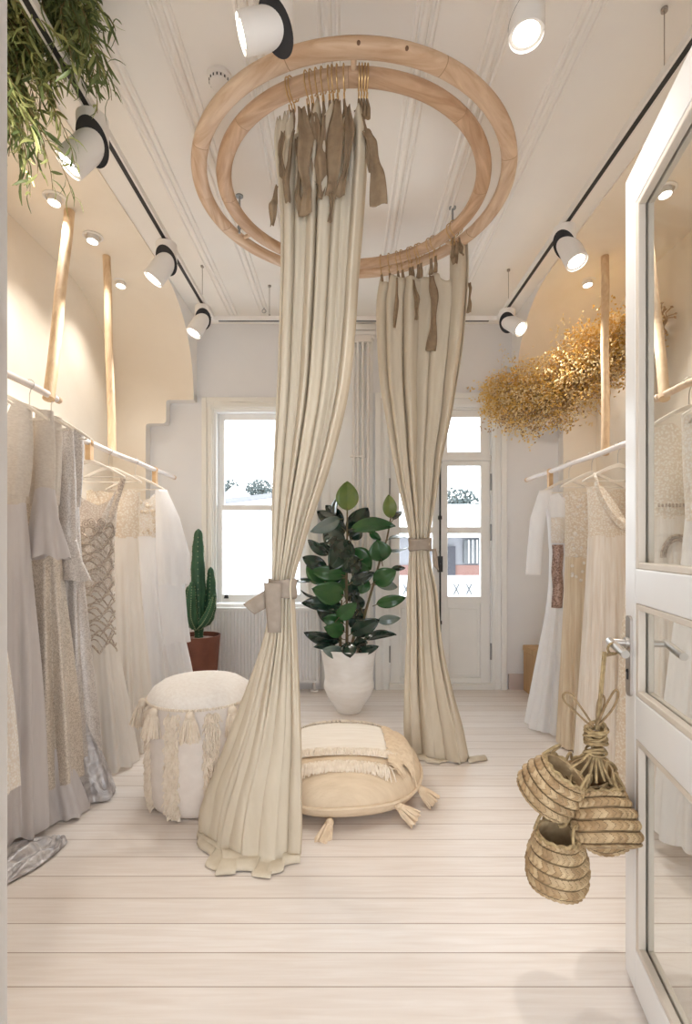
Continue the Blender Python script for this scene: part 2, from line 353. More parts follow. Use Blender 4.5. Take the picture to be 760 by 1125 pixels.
def side_wall(sgn, name, label):
    X0, X1 = CX + sgn * 1.43, CX + sgn * 2.15
    b = MB()
    b.box(X1, X1 + sgn * .1, .7, YB + .15, 0, ZC)                                  # the recess' back
    prof = []                                                                      # cove: end panel to recess ceiling
    for i in range(25):
        t = i / 24 * PI / 2
        prof.append((3.72 + (4.5 - 3.72) * cos(t) ** 0.9 if t < PI / 2 - 1e-6 else 3.72, 2.60 + (ZC - .012 - 2.60) * sin(t) ** 0.95 if t > 0 else 2.60))
    ring = lambda x: [Vector((x, y, z)) for y, z in prof]
    b.loft([ring(X1), ring(X0)], closed=False)
    b.box(X1, X0, .7, 3.725, ZC - .012, ZC)
    # white spandrel on the room side
    n = len(prof)
    v = ring(X0) + [Vector((X0, 3.72, ZC)), Vector((X0, YB, ZC)), Vector((X0, YB, prof[0][1]))]
    b.add(v, [tuple(range(n + 3))], 1)
    # stepped end panel with rounded corners, seen from the room as cream with a white edge
    pts = [(2.15, 0), (1.855, 0), (1.855, 2.39, .03), (1.675, 2.39, .035), (1.675, 2.60, .03), (1.43, 2.60, .02), (1.43, 2.66), (2.15, 2.66)]
    poly = []
    for i, p in enumerate(pts):
        if len(p) == 3:
            a, c = Vector(pts[i - 1][:2]), Vector(pts[i + 1][:2]); q = Vector(p[:2]); r = p[2]
            s, e = q + (a - q).normalized() * r, q + (c - q).normalized() * r
            for k in range(7):
                t = k / 6; poly.append(tuple(s * (1 - t) ** 2 + q * 2 * t * (1 - t) + e * t * t))
        else: poly.append(p[:2])
    b.prism(poly, lambda u, z, y: Vector((CX + sgn * u, y, z)), 4.5, YB - .002, 0, 1)
    o = struct(name, b, [M['plaster'], M['white']], label, 'wall', smooth=True, angle=35)
    return o
side_wall(-1, 'wall_left', 'cream plaster recess on the left with a stepped, coved far end')
side_wall(1, 'wall_right', 'cream plaster recess on the right with a stepped, coved far end')
b = MB()
b.box(XL1 - .1, -.64, .68, .8, 0, ZC); b.box(.80, XR1 + .1, .68, .8, 0, ZC); b.box(-.64, .80, .68, .8, 2.5, ZC)
b.box(-1.9, -1.8, -1.2, .68, 0, ZC); b.box(1.9, 2.0, -1.2, .68, 0, ZC); b.box(-1.9, 2.0, -1.2, .7, ZC, ZC + .1); b.box(-1.9, -.9, -1.3, -1.2, 0, ZC); b.box(.9, 2.0, -1.3, -1.2, 0, ZC); b.box(-.9, .9, -1.3, -1.2, 2.2, ZC)  # unseen hall shell, added to keep sky light off the door post
struct('wall_front', b, M['white'], 'white wall around the doorway, with an unseen hall shell added to dim it', 'wall')
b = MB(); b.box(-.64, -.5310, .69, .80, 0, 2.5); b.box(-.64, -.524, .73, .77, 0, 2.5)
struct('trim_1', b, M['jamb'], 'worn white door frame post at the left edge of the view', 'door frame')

# casings
def frame_boxes(b, x0, x1, z0, z1, wd, y0, y1, bottom=False, m=0):
    b.box(x0 - wd, x0, y0, y1, z0, z1 + wd, m); b.box(x1, x1 + wd, y0, y1, z0, z1 + wd, m); b.box(x0 - .0, x1, y0, y1, z1, z1 + wd, m)
    if bottom: b.box(x0 - wd, x1 + wd, y0, y1, z0 - wd, z0, m)

# ---- window
wn = thing('window_1', 'white sash window with bright pale view above the radiator', 'window', ((WX0 + WX1) / 2, YB, WZ0), kind='structure')
b = MB(); frame_boxes(b, WX0, WX1, WZ0 - .06, WZ1, .10, YB - .018, YB); frame_boxes(b, WX0 - .06, WX1 + .06, WZ0 - .06, WZ1 + .06, .045, YB - .034, YB - .016); frame_boxes(b, WX0 - .012, WX1 + .012, WZ0, WZ1 + .012, .02, YB - .03, YB - .016)
b.build('casing', M['trimc'], wn, smooth=False, bevel=.004)
b = MB(); frame_boxes(b, WX0 + .02, WX1 - .02, WZ0, WZ1 - .02, .02, YB, YB + .12)
b.build('window_frame', M['trim'], wn, smooth=False)
ZM = 1.3 + (600 - 558) * 4.66 / F
def sash(x0, x1, z0, z1, st, bot, top, y, nm):
    b = MB(); b.box(x0, x0 + st, y, y + .035, z0, z1); b.box(x1 - st, x1, y, y + .035, z0, z1)
    b.box(x0 + st, x1 - st, y, y + .035, z0, z0 + bot); b.box(x0 + st, x1 - st, y, y + .035, z1 - top, z1)
    s = b.build(nm, M['trim'], wn, smooth=False, bevel=.004)
    b = MB(); b.box(x0 + st, x1 - st, y + .014, y + .019, z0 + bot, z1 - top); b.build('pane', M['glass'], s, smooth=False)
    return s
sash(WX0 + .02, WX1 - .02, ZM - .02, WZ1 - .02, .055, .04, .055, YB + .075, 'upper_sash')
ls = sash(WX0 + .02, WX1 - .02, WZ0 + .02, ZM + .025, .045, .075, .05, YB + .035, 'lower_sash')
b = MB(); b.box(WX0 - .10, WX1 + .10, YB - .05, YB + .04, WZ0 - .045, WZ0 + .018); b.build('window_sill', M['trim'], wn, smooth=False, bevel=.006)
b = MB(); p = P(248.5, 655, YB + .03); b.ell(p, .018, .012, .016, 12, 8); b.box(p.x - .02, p.x + .02, p.y - .004, p.y + .006, p.z - .02, p.z - .008); b.build('sash_lift', M['black'], ls)

# ---- French door
fd = thing('door_1', 'white glazed double door with transom and black rod bolt', 'door', ((DX0 + DX1) / 2, YB, 0), kind='structure')
b = MB(); frame_boxes(b, DX0, DX1, 0, DZ1, .12, YB - .02, YB)
frame_boxes(b, DX0 - .075, DX1 + .075, 0, DZ1 + .075, .05, YB - .04, YB - .018); frame_boxes(b, DX0 - .015, DX1 + .015, 0, DZ1 + .015, .03, YB - .032, YB - .018)
b.build('casing', M['trim'], fd, smooth=False, bevel=.004)
ZT = 1.3 + (600 - 505) * 4.64 / F
DM = (DX0 + DX1) / 2
b = MB(); b.box(DX0, DX1, YB, YB + .1, ZT - .012, ZT + .028); b.box(DX0, DX0 + .012, YB, YB + .1, 0, DZ1); b.box(DX1 - .012, DX1, YB, YB + .1, 0, DZ1); b.box(DX0, DX1, YB, YB + .1, DZ1 - .02, DZ1)
b.box(DX0, DX1, YB - .03, YB + .12, 0, .05)
b.build('door_frame', M['trim'], fd, smooth=False, bevel=.003)
def zpx(y, Y=YB + .03): return 1.3 + (600 - y) * Y / F
for s in (0, 1):
    x0, x1 = (DX0 + .014, DM - .004) if s == 0 else (DM + .004, DX1 - .014)
    st = .085; sa, sb = (st, .065) if s == 0 else (.065, st)
    # transom
    b = MB(); y = YB + .02; z0, z1 = ZT + .028, DZ1 - .02
    b.box(x0, x0 + sa, y, y + .04, z0, z1); b.box(x1 - sb, x1, y, y + .04, z0, z1); b.box(x0 + sa, x1 - sb, y, y + .04, z0, z0 + .04); b.box(x0 + sa, x1 - sb, y, y + .04, z1 - .06, z1)
    tr = b.build('transom_light', M['trim'], fd, smooth=False, bevel=.004)
    b = MB(); b.box(x0 + sa, x1 - sb, y + .018, y + .023, z0 + .04, z1 - .06); b.build('pane', M['glass'], tr, smooth=False)
    # leaf
    b = MB(); y = YB + .01; g = [(zpx(655), zpx(586)), (zpx(579), zpx(512))]
    b.box(x0, x0 + sa, y, y + .045, .05, ZT - .014); b.box(x1 - sb, x1, y, y + .045, .05, ZT - .014)
    b.box(x0 + sa, x1 - sb, y, y + .045, .05, .10); b.box(x0 + sa, x1 - sb, y, y + .045, g[0][0] - .06, g[0][0])
    b.box(x0 + sa, x1 - sb, y, y + .045, g[0][1], g[1][0]); b.box(x0 + sa, x1 - sb, y, y + .045, g[1][1], ZT - .014)
    lf = b.build('door_leaf', M['trim'], fd, smooth=False, bevel=.005)
    b = MB(); b.box(x0 + sa, x1 - sb, y + .018, y + .03, .10, g[0][0] - .06)
    frame_boxes(b, x0 + sa + .03, x1 - sb - .03, .13, g[0][0] - .12, .012, y + .010, y + .02, True)
    b.build('door_panel', M['trim'], lf, smooth=False, bevel=.003)
    for a, c in g:
        b = MB(); b.box(x0 + sa, x1 - sb, y + .02, y + .025, a, c); b.build('pane', M['glass'], lf, smooth=False)
    for yy in (530, 585, 715) if s else (535, 600, 718):
        b = MB(); hx = x1 + .006 if s else x0 - .006; b.tube([(hx, y - .006, zpx(yy - 9)), (hx, y - .006, zpx(yy + 9))], .009, 8); b.build('hinge', M['galv'], lf)
b = MB(); x = (484 - 377) * 4.56 / F; yy = YB - .02
b.tube([(x, yy, zpx(705)), (x, yy, zpx(505))], .009, 8)
for y in (508, 569, 683): b.box(x - .014, x + .014, yy - .012, YB + .012, zpx(y + 2), zpx(y - 2))
rb = b.build('rod_bolt', M['black'], fd, bevel=.002)
b = MB(); b.box(x - .02, x + .02, yy - .02, YB + .012, zpx(628), zpx(611)); b.tube([(x, yy - .02, zpx(619)), (x, yy - .05, zpx(619)), (x - .015, yy - .055, zpx(605))], .007, 8); b.build('rod_handle', M['black'], rb, bevel=.004)

# wall panel, pipes between window and door
b = MB(); b.box(-.20, .27, YB - .012, YB, 0, 3.28); frame_boxes(b, -.12, .22, .2, 3.10, .02, YB - .022, YB - .010, True)
b.box(-.22, .29, YB - .06, YB, 3.20, 3.235); b.box(-.21, .28, YB - .045, YB, 3.17, 3.20); b.box(-.22, .29, YB - .05, YB, 3.25, 3.30)
struct('trim_2', b, M['trim'], 'white panelled strip of wall between the window and the French door', 'wall panel', bevel=.003)
hp = thing('heating_pipe', 'bundle of thin white vertical pipes on the wall between window and door', 'pipe', (.1, YB - .05, 0))
xs = [(x_ - 377) * (YB - .05) / F for x_ in (388.5, 393, 398.5, 404)]
for i, x in enumerate(xs):
    b = MB(); b.tube([(x, YB - .045, 0), (x, YB - .045, zpx(378))], .013, 10); b.build('pipe', M['fix'], hp)
b = MB(); b.box(xs[0] - .03, xs[3] + .03, YB - .07, YB - .012, zpx(380), zpx(373)); b.build('pipe_bracket', M['fix'], hp, smooth=False, bevel=.004)
b = MB(); b.box(xs[0] - .03, xs[2] + .02, YB - .062, YB - .012, zpx(504), zpx(502)); b.build('pipe_bracket', M['fix'], hp, smooth=False, bevel=.002)

# radiator
rd = thing('radiator', 'white ribbed panel radiator under the sash window', 'radiator', (-.7, 4.5, .075))
rx0, rx1, rz0, rz1 = (226 - 377) * 4.5 / F, (351 - 377) * 4.5 / F, .095, .745
b = MB(); n = 34; pts = []
for i in range(n):
    xa = lerp(rx0, rx1, i / n); wd = (rx1 - rx0) / n
    pts += [(xa, 4.475), (xa + wd * .18, 4.462), (xa + wd * .62, 4.462), (xa + wd * .8, 4.475)]
pts += [(rx1, 4.475), (rx1, 4.50), (rx0, 4.50)]
b.prism(pts[::-1], lambda x, y, z: Vector((x, y, z)), rz0 + .02, rz1 - .02)
b.box(rx0, rx1, 4.466, 4.5, rz0, rz0 + .02); b.box(rx0, rx1, 4.466, 4.5, rz1 - .02, rz1)
b.build('radiator_panel', M['radi'], rd, smooth=False)
b = MB(); b.box(rx0, rx1, 4.50, 4.585, rz0 + .01, rz1); b.build('radiator_back', M['radi'], rd, smooth=False, bevel=.004)
b = MB(); b.box(rx0, rx1, 4.465, 4.575, rz1, rz1 + .008); b.build('top_grille', M['radi'], rd, smooth=False)
for x in (rx1 - .05, rx0 + .06):
    b = MB(); b.tube([(x, 4.53, 0), (x, 4.53, rz0 + .03)], .014, 10); b.lathe([(.04, 0), (.036, .012), (.016, .02)], (x, 4.53, .001), 16, cap1=True); b.build('radiator_leg', M['fix'], rd)

# ------------------------------------------------------------------ outside
b = MB(); b.box(-30, 30, 4.76, 40, -3.6, -3.5)
struct('ground_outside', b, M['pale_haze'], 'pale, haze-washed ground outside the windows', 'ground')
b = MB(); b.box(-.2, 2.6, 4.76, 5.9, -.4, -.05); b.box(-.2, 2.6, 5.82, 5.86, -.05, .72); b.box(-.2, 2.6, 5.80, 5.88, .90, .96)
for i in range(9):
    x = .0 + i * .3; b.box(x - .012, x + .012, 5.82, 5.86, .72, .90)
bl = tag(b.build('balcony_railing', M['pale_haze'], None, smooth=False), 'white balcony parapet with a band of grey crosses outside the French door', 'railing')
b = MB()
for i in range(11):
    x = .72 + i * .145
    for q in (-1, 1): b.tube([(x - .03 * q, 5.815, .745), (x + .03 * q, 5.815, .865)], .006, 6)
b.box(-.2, 2.6, 5.83, 5.845, .72, .90, 1)
b.build('cross_band', [M['cross'], M['pale_haze']], bl)
hs = thing('brick_house', 'low brick house with white windows seen through the French door', 'house', (4.2, 12, -3.5))
b = MB(); b.box(1.2, 7.5, 12, 17, -3.5, .85); b.build('brick_wall', M['brick'], hs, smooth=False)
b = MB(); b.box(1.2, 7.5, 12.05, 17, .85, 1.55); b.build('upper_wall', M['far'], hs, smooth=False)
b = MB(); b.prism([(11.6, 1.5), (11.6, 1.58), (14.5, 2.5), (17.4, 1.58), (17.4, 1.5)], lambda y, z, x: Vector((x, y, z)), 1.0, 7.7); b.build('roof', M['pale_haze'], hs, smooth=False)
b = MB()
for i in range(7):
    x = 2.85 + i * .5; b.box(x, x + .42, 11.96, 12.04, .9, 1.45)
    for k in range(3): b.box(x + .1 + k * .1, x + .12 + k * .1, 11.94, 11.97, .9, 1.45, 1)
b.build('window_row', [M['cross'], M['pale_haze']], hs, smooth=False)
b = MB(); b.box(2.15, 2.65, 11.95, 12.05, .1, 1.3); b.build('dark_doorway', M['shad'], hs, smooth=False)
wh = thing('white_house', 'pale house with sloping roof outside the sash window', 'house', (-4, 10, -3.5))
b = MB(); b.prism([(-7, -3.5), (-.8, -3.5), (-.8, 2.33), (-7, 1.56)], lambda x, z, y: Vector((x, y, z)), 10, 13); b.build('house_wall', M['pale_haze'], wh, smooth=False)
b = MB(); b.add([(-7, 9.8, 1.55), (-.6, 9.8, 2.35), (-.6, 13.2, 2.35), (-7, 13.2, 1.55), (-7, 9.8, 1.63), (-.6, 9.8, 2.43), (-.6, 13.2, 2.43), (-7, 13.2, 1.63)],
    [(0, 1, 2, 3), (4, 7, 6, 5), (0, 4, 5, 1), (1, 5, 6, 2), (2, 6, 7, 3), (3, 7, 4, 0)]); b.build('roof', M['far'], wh, smooth=False)
dh = thing('distant_house', 'small white gabled house among trees outside the sash window', 'house', P(259, 600, 18))
b = MB(); c = P(259, 548, 18); b.prism([(c.x - .45, c.z - 2.5), (c.x + .35, c.z - 2.5), (c.x + .35, c.z + .15), (c.x - .05, c.z + .5), (c.x - .45, c.z + .15)], lambda x, z, y: Vector((x, y, z)), 18, 20); b.build('house_wall', M['pale_haze'], dh, smooth=False)
b = MB(); b.box(c.x - .15, c.x + .05, 17.97, 18.02, c.z - .35, c.z + .05); b.build('window', M['cross'], dh, smooth=False)
def far_tree(px, py, Y, rad, label, seed):
    rr = random.Random(seed); c = P(px, py, Y)
    t = thing('distant_tree', label, 'tree', (c.x, c.y, -3.5), 'trees seen through the windows')
    b = MB(); b.tube([(c.x, c.y, -3.5), (c.x, c.y, c.z)], [.2, .1], 8); b.build('trunk', M['stem'], t)
    b = MB()
    for i in range(900):
        d = Vector((rr.gauss(0, 1), rr.gauss(0, 1), rr.gauss(0, .8))).normalized() * rad * rr.random() ** .4
        d.z *= .8; s = rad * rr.uniform(.035, .09)
        a = Vector((rr.gauss(0, 1), rr.gauss(0, 1), rr.gauss(0, 1))).normalized(); e = a.orthogonal().normalized(); q = c + d
        b.add([q + a * s, q + e * s, q - a * s, q - e * s, q + a.cross(e) * s, q - a.cross(e) * s],
              [(0, 1, 4), (1, 2, 4), (2, 3, 4), (3, 0, 4), (1, 0, 5), (2, 1, 5), (3, 2, 5), (0, 3, 5)])
    b.build('foliage', M['tree'], t, smooth=False)
far_tree(249, 538, 24, .66, 'hazy bare tree behind the small gabled house outside the sash window', 1)
far_tree(286, 539, 25, .74, 'wider hazy tree next to the front curtain through the sash window', 2)
far_tree(503, 555, 22, .95, 'hazy grey green tree above the roofs through the French door', 3)

# ------------------------------------------------------------------ open glass door on the right
DO = Vector((.861, 1.546, 0)); dd = Vector((-.2075, -.978, 0)).normalized(); dn = Vector((dd.y, -dd.x, 0))   # along the leaf towards the hinge; normal
if dn.x > 0: dn = -dn                                                                                       # towards the room's middle
gd = thing('door_2', 'open white glazed door in front with three panes and a steel handle', 'door', DO, kind='structure')
def DP(t, n, z): return DO + dd * t + dn * n + Vector((0, 0, z))
def dbox(b, t0, t1, n0, n1, z0, z1, m=0):
    o = len(b.v); b.box(t0, t1, n0, n1, z0, z1, m)
    for i in range(o, len(b.v)):
        q = b.v[i]; b.v[i] = DP(q.x, q.y, q.z)
TH = .044; DW = .82; ST = .085
zr = [(.01, .135), (.745, .868), (1.135, 1.235), (2.29, 2.41)]
b = MB(); dbox(b, 0, ST, -TH, 0, .01, 2.41); dbox(b, DW - ST, DW, -TH, 0, .01, 2.41)
for a, c in zr: dbox(b, ST, DW - ST, -TH, 0, a, c)
b.build('door_leaf', M['doorp'], gd, smooth=False, bevel=.004)
for (a0, a1), (c0, c1) in zip(zr[:-1], zr[1:]):
    b = MB()
    for n0, n1 in ((-.0215, -.001), (-.043, -.0275)):
        for k in (0, .014):
            w_ = .026 - k; h_ = (n0 + .0, n1 - k * .5) if n0 > -.02 else (n0 + k * .5, n1)
        dbox(b, ST, ST + .022, n0, n1, a1, c0); dbox(b, DW - ST - .022, DW - ST, n0, n1, a1, c0)
        dbox(b, ST + .022, DW - ST - .022, n0, n1, a1, a1 + .018); dbox(b, ST + .022, DW - ST - .022, n0, n1, c0 - .018, c0)
    b.build('glazing_bead', M['bead'], gd, smooth=False, bevel=.003)
    b = MB(); dbox(b, ST, DW - ST, -.027, -.022, a1, c0); b.build('pane', M['glass'], gd, smooth=False)
# handle furniture: plate and lever on both faces
zh = 1.013
for sd in (1, -1):
    f = (lambda n: n) if sd == 1 else (lambda n: -TH - n)
    b = MB(); o = 0
    poly = []
    for k in range(9): a = PI * k / 8; poly.append((.045 + .020 * cos(a), 1.082 + .012 * sin(a)))
    for k in range(9): a = PI + PI * k / 8; poly.append((.045 + .020 * cos(a), .868 + .012 * sin(a)))
    b.prism(poly, lambda t, z, n: DP(t, f(n), z), 0, .007)
    b.box(0, 0, 0, 0, 0, 0)
    pl = b.build('lock_plate', M['plate'], gd, smooth=False, bevel=.0015)
    b = MB(); b.tube([DP(.045, f(.005), zh), DP(.045, f(.055), zh)], .010, 12); b.tube([DP(.045, f(.005), zh), DP(.045, f(.016), zh)], .017, 16)
    b.tube([DP(.032, f(.052), zh + .001), DP(.06, f(.054), zh - .001), DP(.165, f(.050), zh - .012)], .0115, 14)
    b.build('lever_handle', M['steel'], pl)
    b = MB(); b.prism([(.040, .93), (.050, .93), (.049, .905), (.041, .905)], lambda t, z, n: DP(t, f(n), z), .006, .009); b.ell(DP(.045, f(.007), .93), .006, .006, .006, 10, 6); b.build('keyhole', M['black'], pl)

# ------------------------------------------------------------------ wooden ring under the ceiling
RC = Vector((.052, 2.65, 3.145))
rg = thing('curtain_ring', 'large double wooden ring hung level under the ceiling', 'ceiling ring', RC)
def ring_mesh(rad, hw, hh, m):
    b = MB(); n, k = 128, 20; rings = []
    for i in range(n):
        a = 2 * PI * i / n
        rr = []
        for j in range(k):
            t = 2 * PI * j / k; e = .8
            dx = hw * math.copysign(abs(cos(t)) ** e, cos(t)); dz = hh * math.copysign(abs(sin(t)) ** e, sin(t))
            rr.append(RC + Vector(((rad + dx) * cos(a), (rad + dx) * sin(a), dz)))
        rings.append(rr)
    rings.append(rings[0]); b.loft(rings); return b
def ring_mat(nm, c1, c2, seg, off):
    """laminated segments: the grain runs straight in each segment of the hoop"""
    m = bpy.data.materials.new(nm); m.use_nodes = True; nt = m.node_tree; N = nt.nodes; L = nt.links; bs = N['Principled BSDF']
    tc = N.new('ShaderNodeTexCoord'); sx = N.new('ShaderNodeSeparateXYZ'); L.new(tc.outputs['Object'], sx.inputs[0])
    at = N.new('ShaderNodeMath'); at.operation = 'ARCTAN2'; L.new(sx.outputs[1], at.inputs[0]); L.new(sx.outputs[0], at.inputs[1])
    def mth(op, a, v):
        n = N.new('ShaderNodeMath'); n.operation = op; L.new(a, n.inputs[0]); n.inputs[1].default_value = v; return n.outputs[0]
    q = mth('ADD', at.outputs[0], PI + off); q = mth('MULTIPLY', q, seg / (2 * PI)); fl = N.new('ShaderNodeMath'); fl.operation = 'FLOOR'; L.new(q, fl.inputs[0])
    fr = N.new('ShaderNodeMath'); fr.operation = 'SUBTRACT'; L.new(q, fr.inputs[0]); L.new(fl.outputs[0], fr.inputs[1])
    ang = mth('MULTIPLY', fl.outputs[0], -2 * PI / seg); ang = mth('ADD', ang, PI + off - PI / seg)
    vr = N.new('ShaderNodeVectorRotate'); vr.rotation_type = 'Z_AXIS'; L.new(tc.outputs['Object'], vr.inputs['Vector']); L.new(ang, vr.inputs['Angle'])
    wn_ = N.new('ShaderNodeTexWhiteNoise'); wn_.noise_dimensions = '1D'; L.new(fl.outputs[0], wn_.inputs['W'])
    ad = N.new('ShaderNodeVectorMath'); ad.operation = 'ADD'; L.new(vr.outputs[0], ad.inputs[0]); L.new(wn_.outputs['Color'], ad.inputs[1])
    mp = N.new('ShaderNodeMapping'); mp.inputs['Scale'].default_value = (13, 1.6, 13); L.new(ad.outputs[0], mp.inputs['Vector'])
    t = N.new('ShaderNodeTexNoise'); t.inputs['Scale'].default_value = 3.2; t.inputs['Detail'].default_value = 5; t.inputs['Distortion'].default_value = 0.5; L.new(mp.outputs[0], t.inputs['Vector'])
    r = N.new('ShaderNodeValToRGB'); r.color_ramp.elements[0].position = .3; r.color_ramp.elements[1].position = .72
    r.color_ramp.elements[0].color = (*c1, 1); r.color_ramp.elements[1].color = (*c2, 1); L.new(t.outputs['Fac'], r.inputs['Fac'])
    mx = N.new('ShaderNodeMix'); mx.data_type = 'RGBA'; mx.blend_type = 'MULTIPLY'; L.new(r.outputs[0], mx.inputs[6])
    sh = mth('MULTIPLY', wn_.outputs['Value'], .5); L.new(sh, mx.inputs[0]); mx.inputs[7].default_value = (.86, .74, .62, 1)
    jn = mth('LESS_THAN', fr.outputs[0], .006)
    m2 = N.new('ShaderNodeMix'); m2.data_type = 'RGBA'; L.new(jn, m2.inputs[0]); L.new(mx.outputs[2], m2.inputs[6]); m2.inputs[7].default_value = (.38, .24, .14, 1)
    L.new(m2.outputs[2], bs.inputs['Base Color']); bs.inputs['Roughness'].default_value = .5
    return m
ro = ring_mesh(.777, .037, .025, 0).build('outer_ring', ring_mat('outer_hoop_wood', (.76, .60, .45), (.54, .36, .23), 8, .35), rg)
ri = ring_mesh(.659, .037, .025, 0).build('inner_ring', ring_mat('inner_hoop_wood', (.68, .49, .34), (.44, .275, .165), 8, .05), rg)
for a in (-91, 150, 36):
    u = Vector((cos(math.radians(a)), sin(math.radians(a)), 0)); b = MB(); b.tube([RC + u * .68, RC + u * .755], .011, 10); b.build('ring_spacer', M['wood'], rg)
for px, py in ((263, 215), (497, 228)):
    Yr = (ZC - 1.3) * F / (600 - py); x = (px - 377) * Yr / F
    b = MB(); b.tube([(x, Yr, 3.13), (x, Yr, ZC)], .006, 8); b.lathe([(.022, -.006), (.022, 0)], (x, Yr, ZC - .0), 14, cap0=True); b.ell((x, Yr, 3.165), .014, .014, .012, 10, 6); b.build('hanging_rod', M['galv'], rg)
for px, py in ((389, 44), (442, 50)):
    a = math.atan2(-.78, (px - 388) / 300); q = RC + Vector((cos(a) * (.777 + .030), sin(a) * (.777 + .030), -.012)); b = MB(); b.ell(q, .008, .008, .008, 10, 6); b.build('screw_plug', M['knot'], ro)

# ------------------------------------------------------------------ curtains
def curtain_sheet(rows, zt, nf, seed, nu=260, nv=110, bow=None, topz=None):
    """rows: (py, L, R, Y, amp, bowL, bowR, front) edges in pixels at depth Y"""
    rr = random.Random(seed); ph = rr.uniform(0, 6)
    y0, y1 = rows[0][0], rows[-1][0]; V = []
    wob = [rr.uniform(-.5, .5) for _ in range(nf + 3)]
    for i in range(nv + 1):
        t = i / nv; py = lerp(y0, y1, t)
        L, Rr, Y, A, bl, br = interp(rows, py)
        ring = []
        for j in range(nu + 1):
            u = j / nu
            f = u * nf; k = int(f); wv = lerp(wob[k], wob[k + 1], f - k)
            phase = 2 * PI * (f + .42 * wv) + ph + .35 * sin(t * 2.2 + u * 5 + seed)
            fold = sin(phase); fold = math.copysign(abs(fold) ** .7, fold) + .22 * sin(2.6 * phase + seed)
            g = (.95 + .45 * sin(u * 11 + seed) + .22 * sin(u * 29 + 2 * seed))
            side = cos(phase) * .30 / nf * (1 - abs(2 * u - 1) ** 6)
            uu = u + side
            low = sstep((py - 660) / 200); g *= 1 - .45 * low * (.5 + .5 * sin(u * 9 + seed)); fold = lerp(fold, .9 * sin(phase * .5 + 1), .72 * low)
            Yl = Y + bl * (1 - u) ** 2 + br * u ** 2 + A * fold * g + .10 * A * (1 - low) * sin(2.3 * phase + t * 4)
            px = lerp(L, Rr, uu)
            z = 1.3 + (600 - py) * Y / F
            if i == 0: z += .018 * sin(phase * 1.0 + 1.0) + .012 * sin(u * 40)
            if topz: z += topz(u) * max(0, 1 - t / .16) ** 1.4
            z = max(z, .012)
            ring.append(Vector(((px - 377) * (Y + .35 * (Yl - Y)) / F, Yl, z)))
        V.append(ring)
    return V

def add_puddle(V, out, seed, lift=.018):
    """continue the last row onto the floor, outwards to the camera"""
    rr = random.Random(seed); last = V[-1]; n = len(last); avg = []
    for j in range(n):
        k0, k1 = max(0, j - n // 9), min(n, j + n // 9 + 1); avg.append(sum(q.y for q in last[k0:k1]) / (k1 - k0))
    for k in range(1, 9):
        t = k / 8; row = []
        for j, q in enumerate(last):
            u = j / (n - 1)
            o = out(u)
            z = .012 + lift * sin(PI * t) * (0.5 + .5 * sin(u * 13 + seed))
            row.append(Vector((q.x + o[0] * t, lerp(q.y, avg[j], t) + o[1] * t, max(.006, z if t < 1 else .007))))
        V.append(row)

def strip(pts, wd, mat, parent, name, Yoff=0, wave=.008, seed=0, nface=1):
    """a hanging ribbon along world points, its width across the view, with soft waves"""
    rr = random.Random(seed); b = MB(); rows = []
    n = 26; tot = len(pts) - 1
    for i in range(n + 1):
        t = i / n * tot; k = min(int(t), tot - 1); p = pts[k].lerp(pts[k + 1], t - k)
        tt = i / n
        ww = wd * (.75 + .25 * sin(tt * 7 + seed)) * (.55 + .45 * sstep(tt * 4))
        tw = .5 * sin(tt * 5 + seed * 1.7)
        row = []
        for j in range(7):
            s = j / 6 - .5
            row.append(p + Vector((s * ww * cos(tw), s * ww * sin(tw) + wave * sin(tt * 13 + seed) + .006 * cos(s * 7 + seed), 0)))
        rows.append(row)
    b.loft(rows, closed=False)
    return b.build(name, mat, parent, solid=.0025)

c1 = thing('curtain', 'tall cream linen curtain tied back in front, hung at the near side of the ring', 'curtain', (-.2, 2.05, 0))
rows1 = [(128, 317, 399, 1.99, .035, 0, 0), (160, 311, 403, 1.99, .045, 0, 0), (220, 310, 400, 1.99, .05, 0, 0), (300, 310, 394, 1.99, .05, 0, 0), (360, 308, 390, 1.99, .05, 0, 0),
         (430, 306, 382, 1.99, .05, 0, 0), (490, 303, 368, 2.0, .05, 0, 0), (530, 301, 356, 2.0, .05, 0, 0), (570, 300, 342, 2.0, .045, 0, 0), (610, 299, 330, 2.0, .04, 0, 0), (640, 298, 322, 2.0, .034, 0, 0),
         (662, 297, 323, 2.0, .034, 0, 0), (695, 292, 325, 2.0, .04, .02, .0), (735, 281, 327, 2.0, .045, .05, .02), (785, 266, 329, 2.0, .045, .10, .05), (835, 249, 330, 2.0, .045, .15, .09),
         (885, 229, 330, 2.0, .045, .20, .12), (930, 217, 330, 2.0, .045, .25, .14), (955, 214, 329, 2.0, .045, .26, .14)]
V = curtain_sheet(rows1, 0, 7, 3, topz=lambda u: .03 - .08 * abs(sin(u * 17)) - .06 * sstep((.2 - u) / .2))
add_puddle(V, lambda u: (lerp(-.02, .0, u), -.03 - .13 * math.exp(-((u - .27) / .17) ** 2) - .09 * math.exp(-((u - .70) / .20) ** 2)), 2)
b = MB(); b.loft(V, closed=False); b.build('curtain_panel', M['linen'], c1, solid=.003, angle=80)
